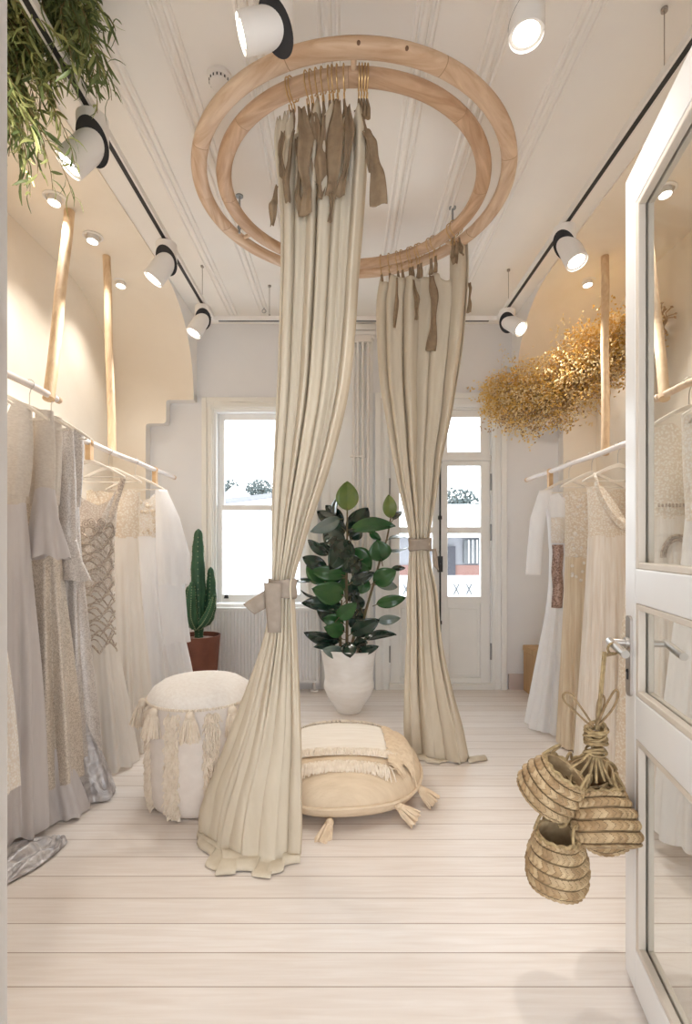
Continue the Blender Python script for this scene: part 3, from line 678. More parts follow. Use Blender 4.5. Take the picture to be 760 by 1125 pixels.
# second sheet of the same curtain: pale overlapping edge at the left
rowsL = [(128, 305, 322, 2.03, .012, 0, 0), (155, 302, 322, 2.03, .012, 0, 0), (240, 309, 330, 2.03, .012, 0, 0), (400, 306, 325, 2.03, .014, 0, 0), (560, 299, 318, 2.02, .012, 0, 0), (640, 299, 310, 2.02, .01, 0, 0),
         (700, 290, 312, 2.03, .012, .02, 0), (780, 262, 300, 2.05, .016, .10, 0), (860, 232, 285, 2.08, .02, .17, 0), (912, 213, 275, 2.12, .022, .18, 0), (930, 212, 272, 2.14, .022, .17, 0)]
V = curtain_sheet(rowsL, 0, 2, 8, nu=70, nv=90)
add_puddle(V, lambda u: (.05 * u, -.10 * u - .03), 5)
b = MB(); b.loft(V, closed=False); b.build('curtain_edge', M['linen'], c1, solid=.003, angle=80)

c2 = thing('curtain', 'cream linen curtain tied back beside the rubber plant, hung from the ring\'s far side', 'curtain', (.55, 3.1, 0))
rows2 = [(303, 418, 512, 3.16, .04, .05, -.08), (330, 414, 513, 3.16, .05, .05, -.08), (380, 415, 508, 3.15, .055, .04, -.06), (420, 418, 502, 3.13, .055, .03, -.04), (460, 424, 496, 3.11, .055, 0, 0), (500, 431, 487, 3.08, .05, 0, 0),
         (540, 439, 481, 3.05, .05, 0, 0), (580, 448, 474, 3.02, .04, 0, 0), (598, 450, 472, 3.02, .034, 0, 0), (620, 449, 474, 3.02, .04, 0, 0), (650, 447, 481, 3.02, .05, 0, 0), (693, 447, 485, 3.02, .055, .0, 0),
         (720, 446, 489, 3.02, .055, 0.02, 0), (760, 445, 498, 3.02, .055, .05, .0), (800, 445, 509, 3.02, .055, .09, .0), (825, 446, 514, 3.02, .055, .14, 0), (838, 446, 517, 3.02, .055, .16, .02)]
V = curtain_sheet(rows2, 0, 6, 11, nu=240, topz=lambda u: (.23 * sstep((u - .76) / .14) - .055 * abs(sin(u * 19)) + (.02 if u < .7 else 0)))
add_puddle(V, lambda u: (.02 * u, -.04 - .05 * sin(u * 5) + .04 * u), 4)
b = MB(); b.loft(V, closed=False); b.build('curtain_panel', M['linen'], c2, solid=.003, angle=80)
q = [P(514, 838, 3.04), P(524, 834, 3.07), P(534, 832, 3.08)]
b = MB(); b.loft([[Vector((p.x, p.y - .03, .01)), Vector((p.x, p.y, .02)), Vector((p.x, p.y + .04, .012))] for p in q], closed=False); b.build('hem_corner', M['linen'], c2, solid=.003)

# tiebacks
def band(c, rx, ry, z0, z1, mat, parent, skew=0):
    b = MB(); rings = []
    for k in range(7):
        t = k / 6; z = lerp(z0, z1, t); g = 1 + .03 * sin(t * 9)
        rings.append([Vector((c[0] + rx * g * cos(a) , c[1] + ry * g * sin(a), z + skew * cos(a) + .004 * sin(3 * a + t * 4))) for a in [2 * PI * j / 40 for j in range(40)]])
    b.loft(rings); return b.build('tieback', mat, parent, solid=.004)
tb = band(((310.5 - 377) * 2 / F, 2.0), .054, .060, 1.3 - 58 * 1.94 / F, 1.3 - 37 * 1.94 / F, M['tie'], c1)
def flap(pts, mat, parent, nm, yo=.0):
    """flat ribbon end through four pixel corners, with thickness and a slight belly"""
    a, b_, c, d = pts; rows = []
    for i in range(9):
        t = i / 8; rows.append([a.lerp(d, t).lerp(b_.lerp(c, t), s / 6) + Vector((0, -.008 * sin(PI * s / 6) - .006 * sin(t * 6), .0)) for s in range(7)])
    m = MB(); m.loft(rows, closed=False); return m.build(nm, mat, parent, solid=.004)
Yf = 1.925
flap([P(290, 640, Yf), P(309, 641, Yf), P(308.5, 695, Yf), P(294, 695, Yf)], M['tie'], tb, 'ribbon_end')
flap([P(293, 647, Yf + .01), P(292, 668, Yf + .01), P(279.5, 675, Yf), P(267, 664, Yf)], M['tie'], tb, 'ribbon_end')
tb2 = band(((461.2 - 377) * 3.02 / F, 3.02), .066, .068, 1.3 - 5 * 2.95 / F, 1.3 + 8.5 * 2.95 / F, M['tie'], c2)
flap([P(474, 603, 2.96), P(479, 603, 2.96), P(482, 627, 2.97), P(476, 622, 2.97)], M['tie'], tb2, 'ribbon_end')

# taupe ribbons and tabs of the front curtain
def PX(lst, Y): return [P(x, y, Y) for x, y in lst]
rib = [([(331, 118), (337, 150), (333, 185), (338, 210), (335, 236)], 19, 1.915), ([(345, 122), (349, 150), (346, 175), (350, 200)], 12, 1.93),
       ([(322, 142), (318, 170), (314, 200), (316, 222)], 8, 1.92), ([(304, 205), (300, 225), (299, 249)], 9, 1.94), ([(371, 112), (368, 150), (366, 190), (363, 218)], 21, 1.915),
       ([(382, 116), (384, 150), (379, 190), (373, 215)], 12, 1.93), ([(402, 140), (409, 160), (414, 190), (416, 224)], 21, 1.95), ([(392, 120), (400, 140), (407, 160), (409, 190)], 14, 1.96),
       ([(356, 128), (353, 160), (355, 190), (351, 220)], 13, 1.92), ([(362, 200), (365, 220), (362, 245)], 6, 1.91), ([(311, 144), (308, 170), (311, 195)], 9, 1.96), ([(326, 150), (329, 180), (327, 215), (331, 235)], 8, 1.925)]
for i, (l, wd, Y) in enumerate(rib):
    strip(PX(l, Y), wd * Y / F, M['taupe'], c1, 'ribbon', seed=i * 1.3)
hooks1 = [318, 321, 338, 343, 349, 355, 362, 366, 371, 378, 394, 397, 400, 403]
hook_y = lambda px, near: 0
def hook(x, y, label, group, sg):
    """S hook: over the ring, its lower loop carrying a ribbon tab"""
    a = math.atan2(y - RC.y, x - RC.x); u = Vector((cos(a), sin(a), 0)); c = RC + u * .659
    h = thing('curtain_hook', label, 'hook', (c.x, c.y, c.z - .09), group)
    b = MB(); pts = []
    for k in range(15):
        t = math.radians(-50 + 230 * k / 14); pts.append(c + u * sg * .046 * cos(t) + Vector((0, 0, .035 * sin(t) + .0)))
    pts.append(c - u * sg * .043 + Vector((0, 0, -.025))); pts.append(c - u * sg * .026 + Vector((0, 0, -.045)))
    for k in range(12):
        t = math.radians(120 + 250 * k / 11); pts.append(c + u * (.0 + .014 * cos(t)) + Vector((0, 0, -.075 + .018 * sin(t))))
    b.tube(pts, .0029, 6); b.build('hook_wire', M['brass'], h)
    return c
def tab(c, tx, tz, mat, parent, wd=.024, seed=0):
    """ribbon loop from a hook down to the curtain's top edge"""
    t0 = c + Vector((0, 0, -.088)); t1 = Vector((tx, c.y, tz)); mid = t0.lerp(t1, .5) + Vector((.004, -.004, 0))
    b = MB(); rows = []
    for i in range(9):
        t = i / 8; p = t0.lerp(mid, t * 2) if t < .5 else mid.lerp(t1, t * 2 - 1); ww = wd * (.5 + .5 * t)
        rows.append([p + Vector((ww * cos(2 * PI * k / 10) * .5, .010 * sin(2 * PI * k / 10), .0)) for k in range(10)])
    b.loft(rows, True, True, True); b.build('hanging_tab', mat, parent)
for i, px in enumerate(hooks1):
    x = (px - 377) * 2.0 / F; dy = math.sqrt(.659 ** 2 - (x - RC.x) ** 2); y = RC.y - dy
    c = hook(x, y, 'brass hook over the near side of the inner ring, carrying the front curtain', 'brass hooks of the front curtain', -1)
    tab(c, c.x * .99 + R.uniform(-.008, .008), 2.985, M['taupe'], c1, .019)
for i, px in enumerate([419, 428, 437, 442, 450, 453, 459, 462, 473, 478, 497, 501]):
    Yg = 3.27
    for _ in range(12):
        x = (px - 377) * Yg / F; Yg = RC.y + math.sqrt(max(.01, .659 ** 2 - (x - RC.x) ** 2))
    c = hook(x, Yg, 'brass hook over the far side of the inner ring, carrying the rear curtain', 'brass hooks of the rear curtain', 1)
    tab(c, c.x, 2.965 if px < 490 else 2.985, M['taupe'], c2, .028)
for i, (l, wd, Y) in enumerate([([(474, 302), (477, 330), (476, 360), (473, 385)], 12, 3.06), ([(497, 262), (499, 272), (500, 290)], 9, 2.98), ([(504, 262), (506, 275), (508, 281)], 5, 2.97), ([(516, 310), (516, 325), (515, 343)], 5, 3.03),
                                ([(436, 305), (436, 330), (433, 360)], 5, 3.08), ([(454, 308), (458, 330), (457, 352)], 6, 3.06)]):
    strip(PX(l, Y), wd * Y / F, M['taupe'], c2, 'ribbon', seed=i * 2.1 + 1)

# ------------------------------------------------------------------ lighting track and spot lamps
TZ = 3.07; TL, TR, TB, TN = -1.03, 1.224, 3.98, 1.56
tk = thing('light_track', 'white suspended lighting track running down both sides and across the far end', 'lighting track', ((TL + TR) / 2, 2.6, TZ))
def track_seg(a, c, nm):
    a, c = Vector(a), Vector(c); d = (c - a).normalized(); s = Vector((-d.y, d.x, 0)) * .021; up = Vector((0, 0, .032))
    b = MB(); b.add([a - s, a + s, c + s, c - s, a - s + up, a + s + up, c + s + up, c - s + up], [(0, 1, 2, 3), (4, 7, 6, 5), (0, 4, 5, 1), (1, 5, 6, 2), (2, 6, 7, 3), (3, 7, 4, 0)])
    o = b.build(nm, M['fix'], tk, smooth=False)
    b = MB(); k = s * .5; e = Vector((0, 0, -.0015)); aa, cc = a + d * .03, c - d * .06
    b.add([aa - k + e, aa + k + e, cc + k + e, cc - k + e, aa - k - e, aa + k - e, cc + k - e, cc - k - e], [(4, 5, 6, 7), (0, 3, 2, 1), (0, 1, 5, 4), (1, 2, 6, 5), (2, 3, 7, 6), (3, 0, 4, 7)])
    b.build('track_slot', M['black'], o, smooth=False)
track_seg((TL, TN, TZ), (TL, TB, TZ), 'side_track'); track_seg((TR, TN, TZ), (TR, TB, TZ), 'side_track')
track_seg((TL + .02, TB, TZ), (TR - .02, TB, TZ), 'end_track'); track_seg((TL + .02, TN, TZ), (TR - .02, TN, TZ), 'end_track')
for x, y in ((TL, 3.7), (TR, 3.75), (TR, 1.93), (TL, 1.95), (-.58, TB), (.75, TB)):
    b = MB(); b.tube([(x, y, TZ + .03), (x, y, ZC)], .0022, 6); b.lathe([(.012, -.012), (.012, 0)], (x, y, ZC), 10, cap0=True); b.lathe([(.01, 0), (.006, .02)], (x, y, TZ + .032), 10, cap1=True); b.build('suspension_wire', M['plate'], tk)

LAMPS = []; LK = 1.85
def spot(x, y, aim, label, size=1.0, power=22, ang=75, ztop=TZ, drop=.085, L_=.095, sl=.95):
    """two-piece cylinder lamp: an upper drum and a tilted head joined at a black disc"""
    top = Vector((x, y, ztop)); d = (Vector(aim) - (top + Vector((0, 0, -.16)))).normalized()
    t = thing('spotlight', label, 'spotlight', (x, y, ztop - .2), 'white spotlights on the lighting track')
    r = .054 * size
    b = MB(); b.box(x - .012, x + .012, y - .03, y + .03, ztop - .012, ztop + .002); b.build('track_adapter', M['fix'], t, smooth=False)
    # a cylinder sawn through at 45 degrees: the lower half is turned about the axis of the cut until it points at its aim
    dn0 = Vector((0, 0, -1)); ct_ = max(0.0, min(1.0, d.dot(dn0))); phi = math.acos(max(-1, min(1, 2 * ct_ - 1)))
    n0 = Vector((sin(PI / 4), 0, -cos(PI / 4))); d0 = Matrix.Rotation(phi, 3, n0) @ dn0
    best = None
    for sg in (1, -1):
        d0 = Matrix.Rotation(phi * sg, 3, n0) @ dn0; al = math.atan2(d.y, d.x) - math.atan2(d0.y, d0.x); q_ = Matrix.Rotation(al, 3, 'Z') @ n0
        if best is None or q_.y + .3 * q_.x * x < best[0]: best = (q_.y + .3 * q_.x * x, q_, sg)
    nn_ = best[1]; Rt = Matrix.Rotation(phi * best[2], 3, nn_)
    cen = top + Vector((0, 0, -.012 - drop * size)); n = 36; off = (d - nn_ * d.dot(nn_)) * (sl * r if ct_ < .96 else 0)
    r0 = []; r1 = []; h0 = []; h1 = []
    for k in range(n):
        a = 2 * PI * k / n; o = Vector((r * cos(a), r * sin(a), 0)); dz = -o.dot(Vector((nn_.x, nn_.y, 0))) / nn_.z
        r0.append(top + o + Vector((0, 0, -.012))); r1.append(cen + o + Vector((0, 0, dz)))
        h0.append(cen + off + nn_ * .002 + Rt @ (o + Vector((0, 0, dz)))); h1.append(cen + off + Rt @ (o + Vector((0, 0, -L_ * size))))
    b = MB(); b.loft([r0, r1], True, True, False); b.build('lamp_body', M['fix'], t)
    b = MB(); b.loft([r1, [p + nn_ * .001 for p in r1]], True, True, True); b.build('joint_disc', M['blacks'], t, smooth=False)
    b = MB(); b.loft([h0, h1], True, False, False)
    Mx = (Rt.to_4x4()); Mx.translation = cen + off; L0 = L_ * size; o_ = len(b.v)
    b.lathe([(r, -L0), (r * .93, -L0), (r * .93, -L0 + .012)], (0, 0, 0), n); b.xf(Mx, o_); hd = b.build('lamp_head', M['fix'], t)
    b = MB(); b.loft([h0, [p - nn_ * .001 for p in h0]], True, True, True); b.build('joint_disc', M['blacks'], hd, smooth=False)
    b = MB(); b.lathe([(r * .93, -L0 + .012), (r * .74, -L0 + .010)], (0, 0, 0), n); b.xf(Mx); b.build('lens_ring', M['lensr'], hd)
    b = MB(); b.lathe([(r * .74, -L0 + .010), (.001, -L0 + .008)], (0, 0, 0), n); b.xf(Mx); b.build('lens', M['lens'], hd)
    LAMPS.append((Mx @ Vector((0, 0, -L0 - .012)), d, power, ang))
spot(TL, 2.08, (-1.95, 1.75, 1.7), 'white spotlight with black joint among the trailing leaves, near end of the left track', 1.15, 26)
spot(TL, 2.95, (-2.0, 2.75, 1.4), 'white spotlight halfway down the left track above the pine poles', 1.1, 26)
spot(TL, 3.72, (-1.9, 3.25, 1.0), 'white spotlight at the far corner of the left track by the back wall', 1.05, 26)
spot(TR, 2.80, (1.7, 1.9, .6), 'white spotlight glowing halfway down the right track', 1.1, 22)
spot(TR, 3.78, (1.95, 2.9, 1.9), 'white spotlight at the far corner of the right track above the dried flowers', 1.05, 24)
spot((303 - 377) * TN / F, TN, (-1.4, 1.42, 2.5), 'white spotlight with round black joint over the left of the wooden ring', 1.0, 28, drop=.158, L_=.072, sl=1.25)
spot((578 - 377) * TN / F, TN, (.50, 1.38, .0), 'white spotlight facing straight down over the right of the wooden ring', 1.0, 24, 100, drop=.10)
for x, y, s in ((-.20, TN, .0), (.32, TN, 0)): b = MB()

def downlight(x, y, label, aim, power):
    t = thing('downlight', label, 'downlight', (x, y, ZC - .06), 'round downlights in the recess ceilings')
    z = ZC - .012
    b = MB(); b.lathe([(.062, 0), (.064, -.006), (.05, -.010), (.047, -.002)], (x, y, z), 32); b.lathe([(.047, -.002), (.044, .001)], (x, y, z), 32, cap1=True); b.build('downlight_ring', M['fix'], t)
    d = (Vector(aim) - Vector((x, y, z))).normalized(); zax = -d; xa = zax.orthogonal().normalized(); ya = zax.cross(xa)
    Mx = Matrix((xa, ya, zax)).transposed().to_4x4(); Mx.translation = Vector((x, y, z - .012))
    b = MB(); b.lathe([(.036, .03), (.038, 0), (.038, -.028), (.033, -.028), (.032, -.020)], (0, 0, 0), 28, cap0=True); b.xf(Mx); h = b.build('downlight_barrel', M['fix'], t)
    b = MB(); b.lathe([(.032, -.022), (.001, -.024)], (0, 0, 0), 28); b.xf(Mx); b.build('lens', M['lens'], h)
    LAMPS.append((Mx @ Vector((0, 0, -.036)), d, power, 100))
for px, py, l in ((60, 216, 'recessed downlight nearest the trailing leaves above the left recess'), (102, 259, 'recessed downlight between the two left pine poles'), (133, 309, 'recessed downlight beyond the two left pine poles')):
    Y = 2.04 * F / (600 - py); x = (px - 377) * Y / F; downlight(x, Y, l, (x - .12, Y - .25, 1.2), 14)
for px, py, l in ((730, 207, 'recessed downlight seen through the glass of the open door'), (645, 308, 'recessed downlight above the dried golden flowers')):
    Y = 2.04 * F / (600 - py); x = min((px - 377) * Y / F, 1.98); downlight(x, Y, l, (x + .12, Y - .25, 1.2), 14)
for i, (p, d, pw, an) in enumerate(LAMPS):
    l = bpy.data.lights.new('lamp_glow', 'SPOT'); l.energy = pw * LK; l.spot_size = math.radians(an); l.spot_blend = .8; l.shadow_soft_size = .035; l.color = (1.0, .94, .865)
    o = bpy.data.objects.new('lamp_glow', l); C.objects.link(o); o.location = p; o.rotation_euler = d.to_track_quat('-Z', 'Y').to_euler()

# smoke detector, ceiling hook
sd = thing('smoke_detector', 'round white smoke detector on the ceiling left of the wooden ring', 'smoke detector', P(241, 88, 2.2))
Y = (ZC - 1.3) * F / (600 - 84); x = (241 - 377) * Y / F
b = MB(); b.lathe([(.055, 0), (.055, -.012), (.044, -.018), (.042, -.034), (.034, -.040)], (x, Y, ZC), 32, cap1=True); b.build('detector_body', M['fix'], sd)
b = MB()
for k in range(16):
    a = 2 * PI * k / 16; c_ = Vector((x + .0425 * cos(a), Y + .0425 * sin(a), ZC - .026)); b.box(c_.x - .0025, c_.x + .0025, c_.y - .0025, c_.y + .0025, c_.z - .005, c_.z + .005)
b.build('vent_slots', M['black'], sd, smooth=False)
Y = 4.35; c_ = P(290, 346, Y); c_.z = ZC - .03
b = MB(); b.tube([(c_.x + .016 * cos(t), Y, c_.z + .0 + .016 * sin(t)) for t in [2 * PI * k / 20 for k in range(21)]], .003, 6); b.tube([(c_.x, Y, c_.z + .016), (c_.x, Y, ZC)], .003, 6)
tag(b.build('ceiling_hook', M['galv'], None), 'small steel ring hook in the ceiling near the back wall', 'hook')

# ------------------------------------------------------------------ clothes rails with their poles
def rail(name, label, x, z, ya, yb, mat, poles, pegs, r=.017):
    t = thing(name, label, 'clothes rail', (x, (ya + yb) / 2, z), 'clothes rails in the recesses')
    b = MB(); b.tube([(x, lerp(ya, yb, k / 8), z + .003 * sin(k * 2)) for k in range(9)], r, 14); b.build('rail_pole', mat, t)
    for y in (ya, yb):
        b = MB(); b.tube([(x, y - .012, z), (x, y + .012, z)], r * 1.12, 14); b.build('rail_end', M['wood'], t)
    for a, c, rr in poles:
        b = MB(); a, c = Vector(a), Vector(c); b.tube([lerp(a, c, k / 6) + Vector((.0025 * sin(k * 1.7), 0, 0)) for k in range(7)], [rr * (1 - .05 * k / 6) for k in range(7)], 14); o = b.build('ceiling_pole', M['pole'], t)
    for y, h in pegs:
        b = MB(); b.box(x - .016, x + .016, y - .022, y + .022, z - h, z - .008); b.tube([(x, y - .012, z), (x, y + .012, z)], r * 1.35, 14); b.build('hanging_peg', M['peg'], t, smooth=False, bevel=.003)
    return t
RLX, RRX = -1.475, 1.605
rail('clothes_rail', 'near left wooden rail on a slanting pine pole, holding the grey and sequin dresses', -1.50, 2.07, 1.05, 2.66, M['rail'], [((-1.665, 3.08, ZC - .01), (-1.50, 2.58, 2.05), .030)], [])
rail('clothes_rail', 'whitewashed rail at the far left holding the beaded and tulle dresses', RLX - .02, 1.907, 2.86, 4.47, M['rail'], [((-1.665, 3.56, ZC - .01), (RLX - .03, 3.30, 1.90), .026)], [(4.02, .12), (2.98, .10)])
rail('clothes_rail', 'whitewashed rail at the far right beneath the dried golden flowers', RRX, 1.88, 2.72, 4.42, M['rail'], [((1.84, 3.56, ZC - .01), (RRX + .02, 3.14, 1.87), .026)], [(3.93, .13)])
rail('clothes_rail', 'wooden rail seen through the open door glass with a slanting pole at its end', 1.55, 2.03, 1.05, 2.49, M['wood'], [((1.83, 3.07, ZC - .01), (1.55, 2.44, 2.01), .026)], [])

def hanger(x, y, z, label, half=.21, drop=.115, tilt=0, mat='hang'):
    t = thing('hanger', label, 'hanger', (x, y, z - .2), 'pale wooden clothes hangers')
    b = MB(); pts = [(x, y, z - .10), (x, y, z - .045)]
    for k in range(13):
        a = math.radians(-70 + 240 * k / 12); pts.append((x + .023 * cos(a), y, z + .004 + .023 * sin(a)))
    b.tube(pts, .0024, 6); b.build('hanger_hook', M['steel'], t)
    b = MB(); rings = []
    for k in range(21):
        u = -1 + 2 * k / 20; zz = z - .095 - drop * abs(u) ** 1.25 ; hh = lerp(.024, .012, abs(u)); hx = x + half * u
        rings.append([Vector((hx, y - .008 + tilt * u, zz - hh)), Vector((hx, y + .008 + tilt * u, zz - hh)), Vector((hx, y + .008 + tilt * u, zz)), Vector((hx, y - .008 + tilt * u, zz))])
    b.loft(rings, True, True, True); b.build('hanger_arms', M[mat], t, bevel=.002)
    b = MB(); b.tube([(x - half * .9, y - tilt * .9, z - .10 - drop), (x + half * .9, y + tilt * .9, z - .10 - drop)], .004, 8); b.build('trouser_bar', M[mat], t)

def tube_cloth(rows, cx, Y, z0, z1, nz, nu, pleat, npl, seed, top=None, hem=0, offs=None):
    """rows by z ascending: (z, half width, half depth); returns rings from top to bottom"""
    rings = []
    for i in range(nz + 1):
        v = i / nz; ring = []
        for j in range(nu):
            th = 2 * PI * j / nu; ct, st = cos(th), sin(th)
            zt = z0 if top is None else top(ct, st)
            zb = z1 + hem * (sin(5 * th + seed) + .6 * sin(11 * th + 2 * seed))
            z = lerp(zt, zb, v); hw, dp, ox = interp(rows, z)
            pa = pleat * sstep((z0 - z) / max(.01, z0 - z1) * 1.1)
            f = sin(npl * th + seed + .8 * sin(2 * th + seed) + 1.2 * v) + .45 * sin(npl * 1.7 * th + 2.1 * seed)
            ce = math.copysign(abs(ct) ** .8, ct); se = math.copysign(abs(st) ** .8, st)
            x = cx + ox + hw * ce * (1 + pa * f * .55 / max(hw, .05)) ; y = Y + dp * se + pa * f * se + pa * f * .5 * (1 - abs(se))
            ring.append(Vector((x, y, max(z, .008))))
        rings.append(ring)
    return rings

def dress(name, label, cx, Y, zt, waist, zh, bod, skirt, mb_, ms, neck=('v', .12, .10), pleat=.02, npl=14, seed=1, group='dresses on the rails', hem=.008, backdrop=.03, slope=.25):
    t = thing(name, label, 'dress', (cx, Y, max(zh, 0)), group)
    hwt = interp(bod, zt)[0]
    kind, nw, nd = neck
    def top(ct, st):
        x = hwt * math.copysign(abs(ct) ** .8, ct)
        z = zt - slope * abs(x)
        if kind == 'v': d = nd * max(0, 1 - abs(x) / nw)
        elif kind == 'sweet': d = nd if abs(x) < nw else nd * max(0, 1 - (abs(x) - nw) / .03)
        else: d = nd * max(0, 1 - (abs(x) / nw) ** 2)
        return z - (d if st < 0 else d * backdrop * 8 if kind != 'sweet' else d * .8)
    b = MB(); b.loft(tube_cloth(bod, cx, Y, zt, waist, 26, 72, .006, 7, seed, top)); b.build('bodice', M[mb_], t, angle=80)
    b = MB(); b.loft(tube_cloth(skirt, cx, Y, waist + .01, zh, 40, 160, pleat, npl, seed, None, hem)); b.build('skirt', M[ms], t, angle=80)
    return t

def sleeve(t, pts, rad, mat, pleat=0, npl=9, seed=0, name='sleeve', dp=.7):
    """pts: [(x,y,z)], rad per point; cuff end left open"""
    n = 30; b = MB(); rings = []
    tot = len(pts) - 1
    for i in range(n + 1):
        s = i / n * tot; k = min(int(s), tot - 1); p = Vector(pts[k]).lerp(Vector(pts[k + 1]), s - k); r = lerp(rad[k], rad[k + 1], s - k)
        ring = []
        for j in range(48):
            th = 2 * PI * j / 48; f = 1 + pleat * (i / n) ** 1.5 * sin(npl * th + seed + i * .05)
            ring.append(p + Vector((r * f * cos(th), r * dp * f * sin(th), .012 * (i / n) * pleat * 6 * sin(4 * th + seed))))
        rings.append(ring)
    b.loft(rings, True, True, False); return b.build(name, M[mat], t, angle=80)

def strap(t, a, c, mat, wd=.022, sag=.0):
    a, c = Vector(a), Vector(c); b = MB(); b.tube([a.lerp(c, k / 8) + Vector((0, -sag * sin(PI * k / 8), 0)) for k in range(9)], wd / 2, 8, flat=.35); b.build('strap', M[mat], t)

def train(t, pts, mat, seed=0, h=.03, name='train'):
    """cloth lying on the floor inside an outline of floor pixels (near edge list, far edge list)"""
    near, far = pts; n = 40; b = MB(); rows = []
    def along(l, s):
        s *= len(l) - 1; k = min(int(s), len(l) - 2); q = l[k]; w_ = l[k + 1]; return (lerp(q[0], w_[0], s - k), lerp(q[1], w_[1], s - k))
    for i in range(n + 1):
        s = i / n; a = along(near, s); c = along(far, s); row = []
        for j in range(25):
            u = j / 24; px, py = lerp(a[0], c[0], u), lerp(a[1], c[1], u); Y = 1.3 * F / (py - 600); x = (px - 377) * Y / F
            z = .008 + h * (sin(PI * u) ** .6) * (sin(PI * min(1, s * 1.0)) ** .3 if 0 < s < 1 else 0) * (.5 + .3 * sin(u * 17 + 3 * sin(s * 7 + seed) + seed) + .2 * sin(u * 34 - s * 19 + 2 * sin(s * 11)))
            row.append(Vector((x, Y, z)))
        rows.append(row)
    b.loft(rows, closed=False); return b.build(name, M[mat], t, solid=.004, angle=80)

# --- near left rail
x0 = -1.50
hanger(x0, 1.98, 2.07, 'pale hanger at the left edge of the view, carrying the short white lace dress')
d = dress('lace_dress', 'short white lace dress cut off by the door frame post at the left edge', x0 + .0, 1.96, 1.90, 1.28, .35,
    [(1.2, .13, .05, 0), (1.5, .16, .06, 0), (1.95, .14, .04, 0)], [(.3, .225, .10, 0), (.8, .19, .08, 0), (1.3, .13, .05, 0)], 'lace', 'lace', ('v', .08, .2), .02, 9, 2)
hanger(x0, 2.22, 2.07, 'pale hanger carrying the V-neck lavender dress on the near left rail')
d = dress('v_neck_dress', 'greige V-neck dress with pale lavender pleated skirt beside the left door frame post', x0 - .03, 2.23, 1.96, 1.52, .04,
    [(1.45, .12, .05, 0), (1.7, .15, .06, 0), (2.0, .155, .04, 0)], [(.0, .185, .10, .0), (.7, .17, .09, .0), (1.3, .14, .06, 0), (1.55, .12, .05, 0)], 'greige', 'lav', ('v', .10, .34), .03, 11, 5)
b = MB(); b.loft(tube_cloth([(1.4, .125, .054, 0), (1.6, .125, .054, 0)], x0 - .03, 2.23, 1.535, 1.48, 4, 60, .0, 6, 1)); b.build('waistband', M['greige'], d)
train(d, ([(-20, 985), (10, 972), (40, 956), (60, 941), (74, 927)], [(-20, 932), (10, 929), (40, 925), (60, 924), (72, 925)]), 'silv', 1, .05)
hanger(x0, 2.42, 2.07, 'pale hanger on the near left rail under the ruffled bell sleeve')
d = dress('bell_sleeve_dress', 'champagne sequin dress with a grey ruffled bell sleeve on the near left rail', x0 - .01, 2.44, 1.955, 1.5, .17,
    [(1.4, .13, .05, 0), (1.7, .15, .055, 0), (2.0, .15, .04, 0)], [(.0, .21, .10, .01), (.7, .18, .085, 0), (1.3, .14, .06, 0), (1.55, .13, .05, 0)], 'greige', 'seq2', ('round', .09, .10), .036, 9, 3)
sx = (51 - 377) * 2.36 / F
sleeve(d, [(sx - .01, 2.36, 1.93), (sx + .0, 2.35, 1.75), (sx + .005, 2.34, 1.56)], [.04, .046, .045], 'greige', .0)
sleeve(d, [(sx + .005, 2.34, 1.58), (sx + .01, 2.33, 1.42), (sx + .035, 2.32, 1.25)], [.042, .060, .088], 'lav', .2, 7, 1, 'ruffled_cuff')
b = MB(); b.loft(tube_cloth([(-.1, .20, .10, .06), (.2, .155, .07, .02), (.5, .12, .05, 0)], x0 + .02, 2.44, .34, .01, 12, 120, .022, 8, 4, None, .006)); b.build('underskirt', M['lav'], d, angle=80)
hanger(x0 - .0, 2.60, 2.07, 'pale hanger with its bare tip showing at the end of the near left rail', .205, .12)
d = dress('sequin_dress', 'silver sequin dress with long flared sleeve at the end of the near left rail', x0 + .0, 2.62, 1.93, 1.5, .24,
    [(1.4, .125, .05, 0), (1.7, .15, .055, 0), (2.0, .155, .04, 0)], [(.0, .23, .11, .02), (.6, .185, .09, .0), (1.2, .145, .065, 0), (1.55, .125, .05, 0)], 'seq', 'seq', ('round', .09, .08), .036, 10, 7)
sx = (73 - 377) * 2.56 / F
sleeve(d, [(sx - .012, 2.56, 1.89), (sx + .0, 2.55, 1.6), (sx + .01, 2.54, 1.32)], [.045, .052, .052], 'seq')
sleeve(d, [(sx + .01, 2.54, 1.33), (sx + .035, 2.53, 1.22), (sx + .065, 2.52, 1.13)], [.052, .062, .082], 'seq', .10, 5, 2, 'flared_cuff', .6)
b = MB(); b.loft(tube_cloth([(-.1, .25, .11, .06), (.2, .18, .08, .03), (.5, .13, .06, 0)], x0 + .04, 2.62, .42, .01, 12, 120, .026, 7, 2, None, .006)); b.build('underskirt', M['silv'], d, angle=80)

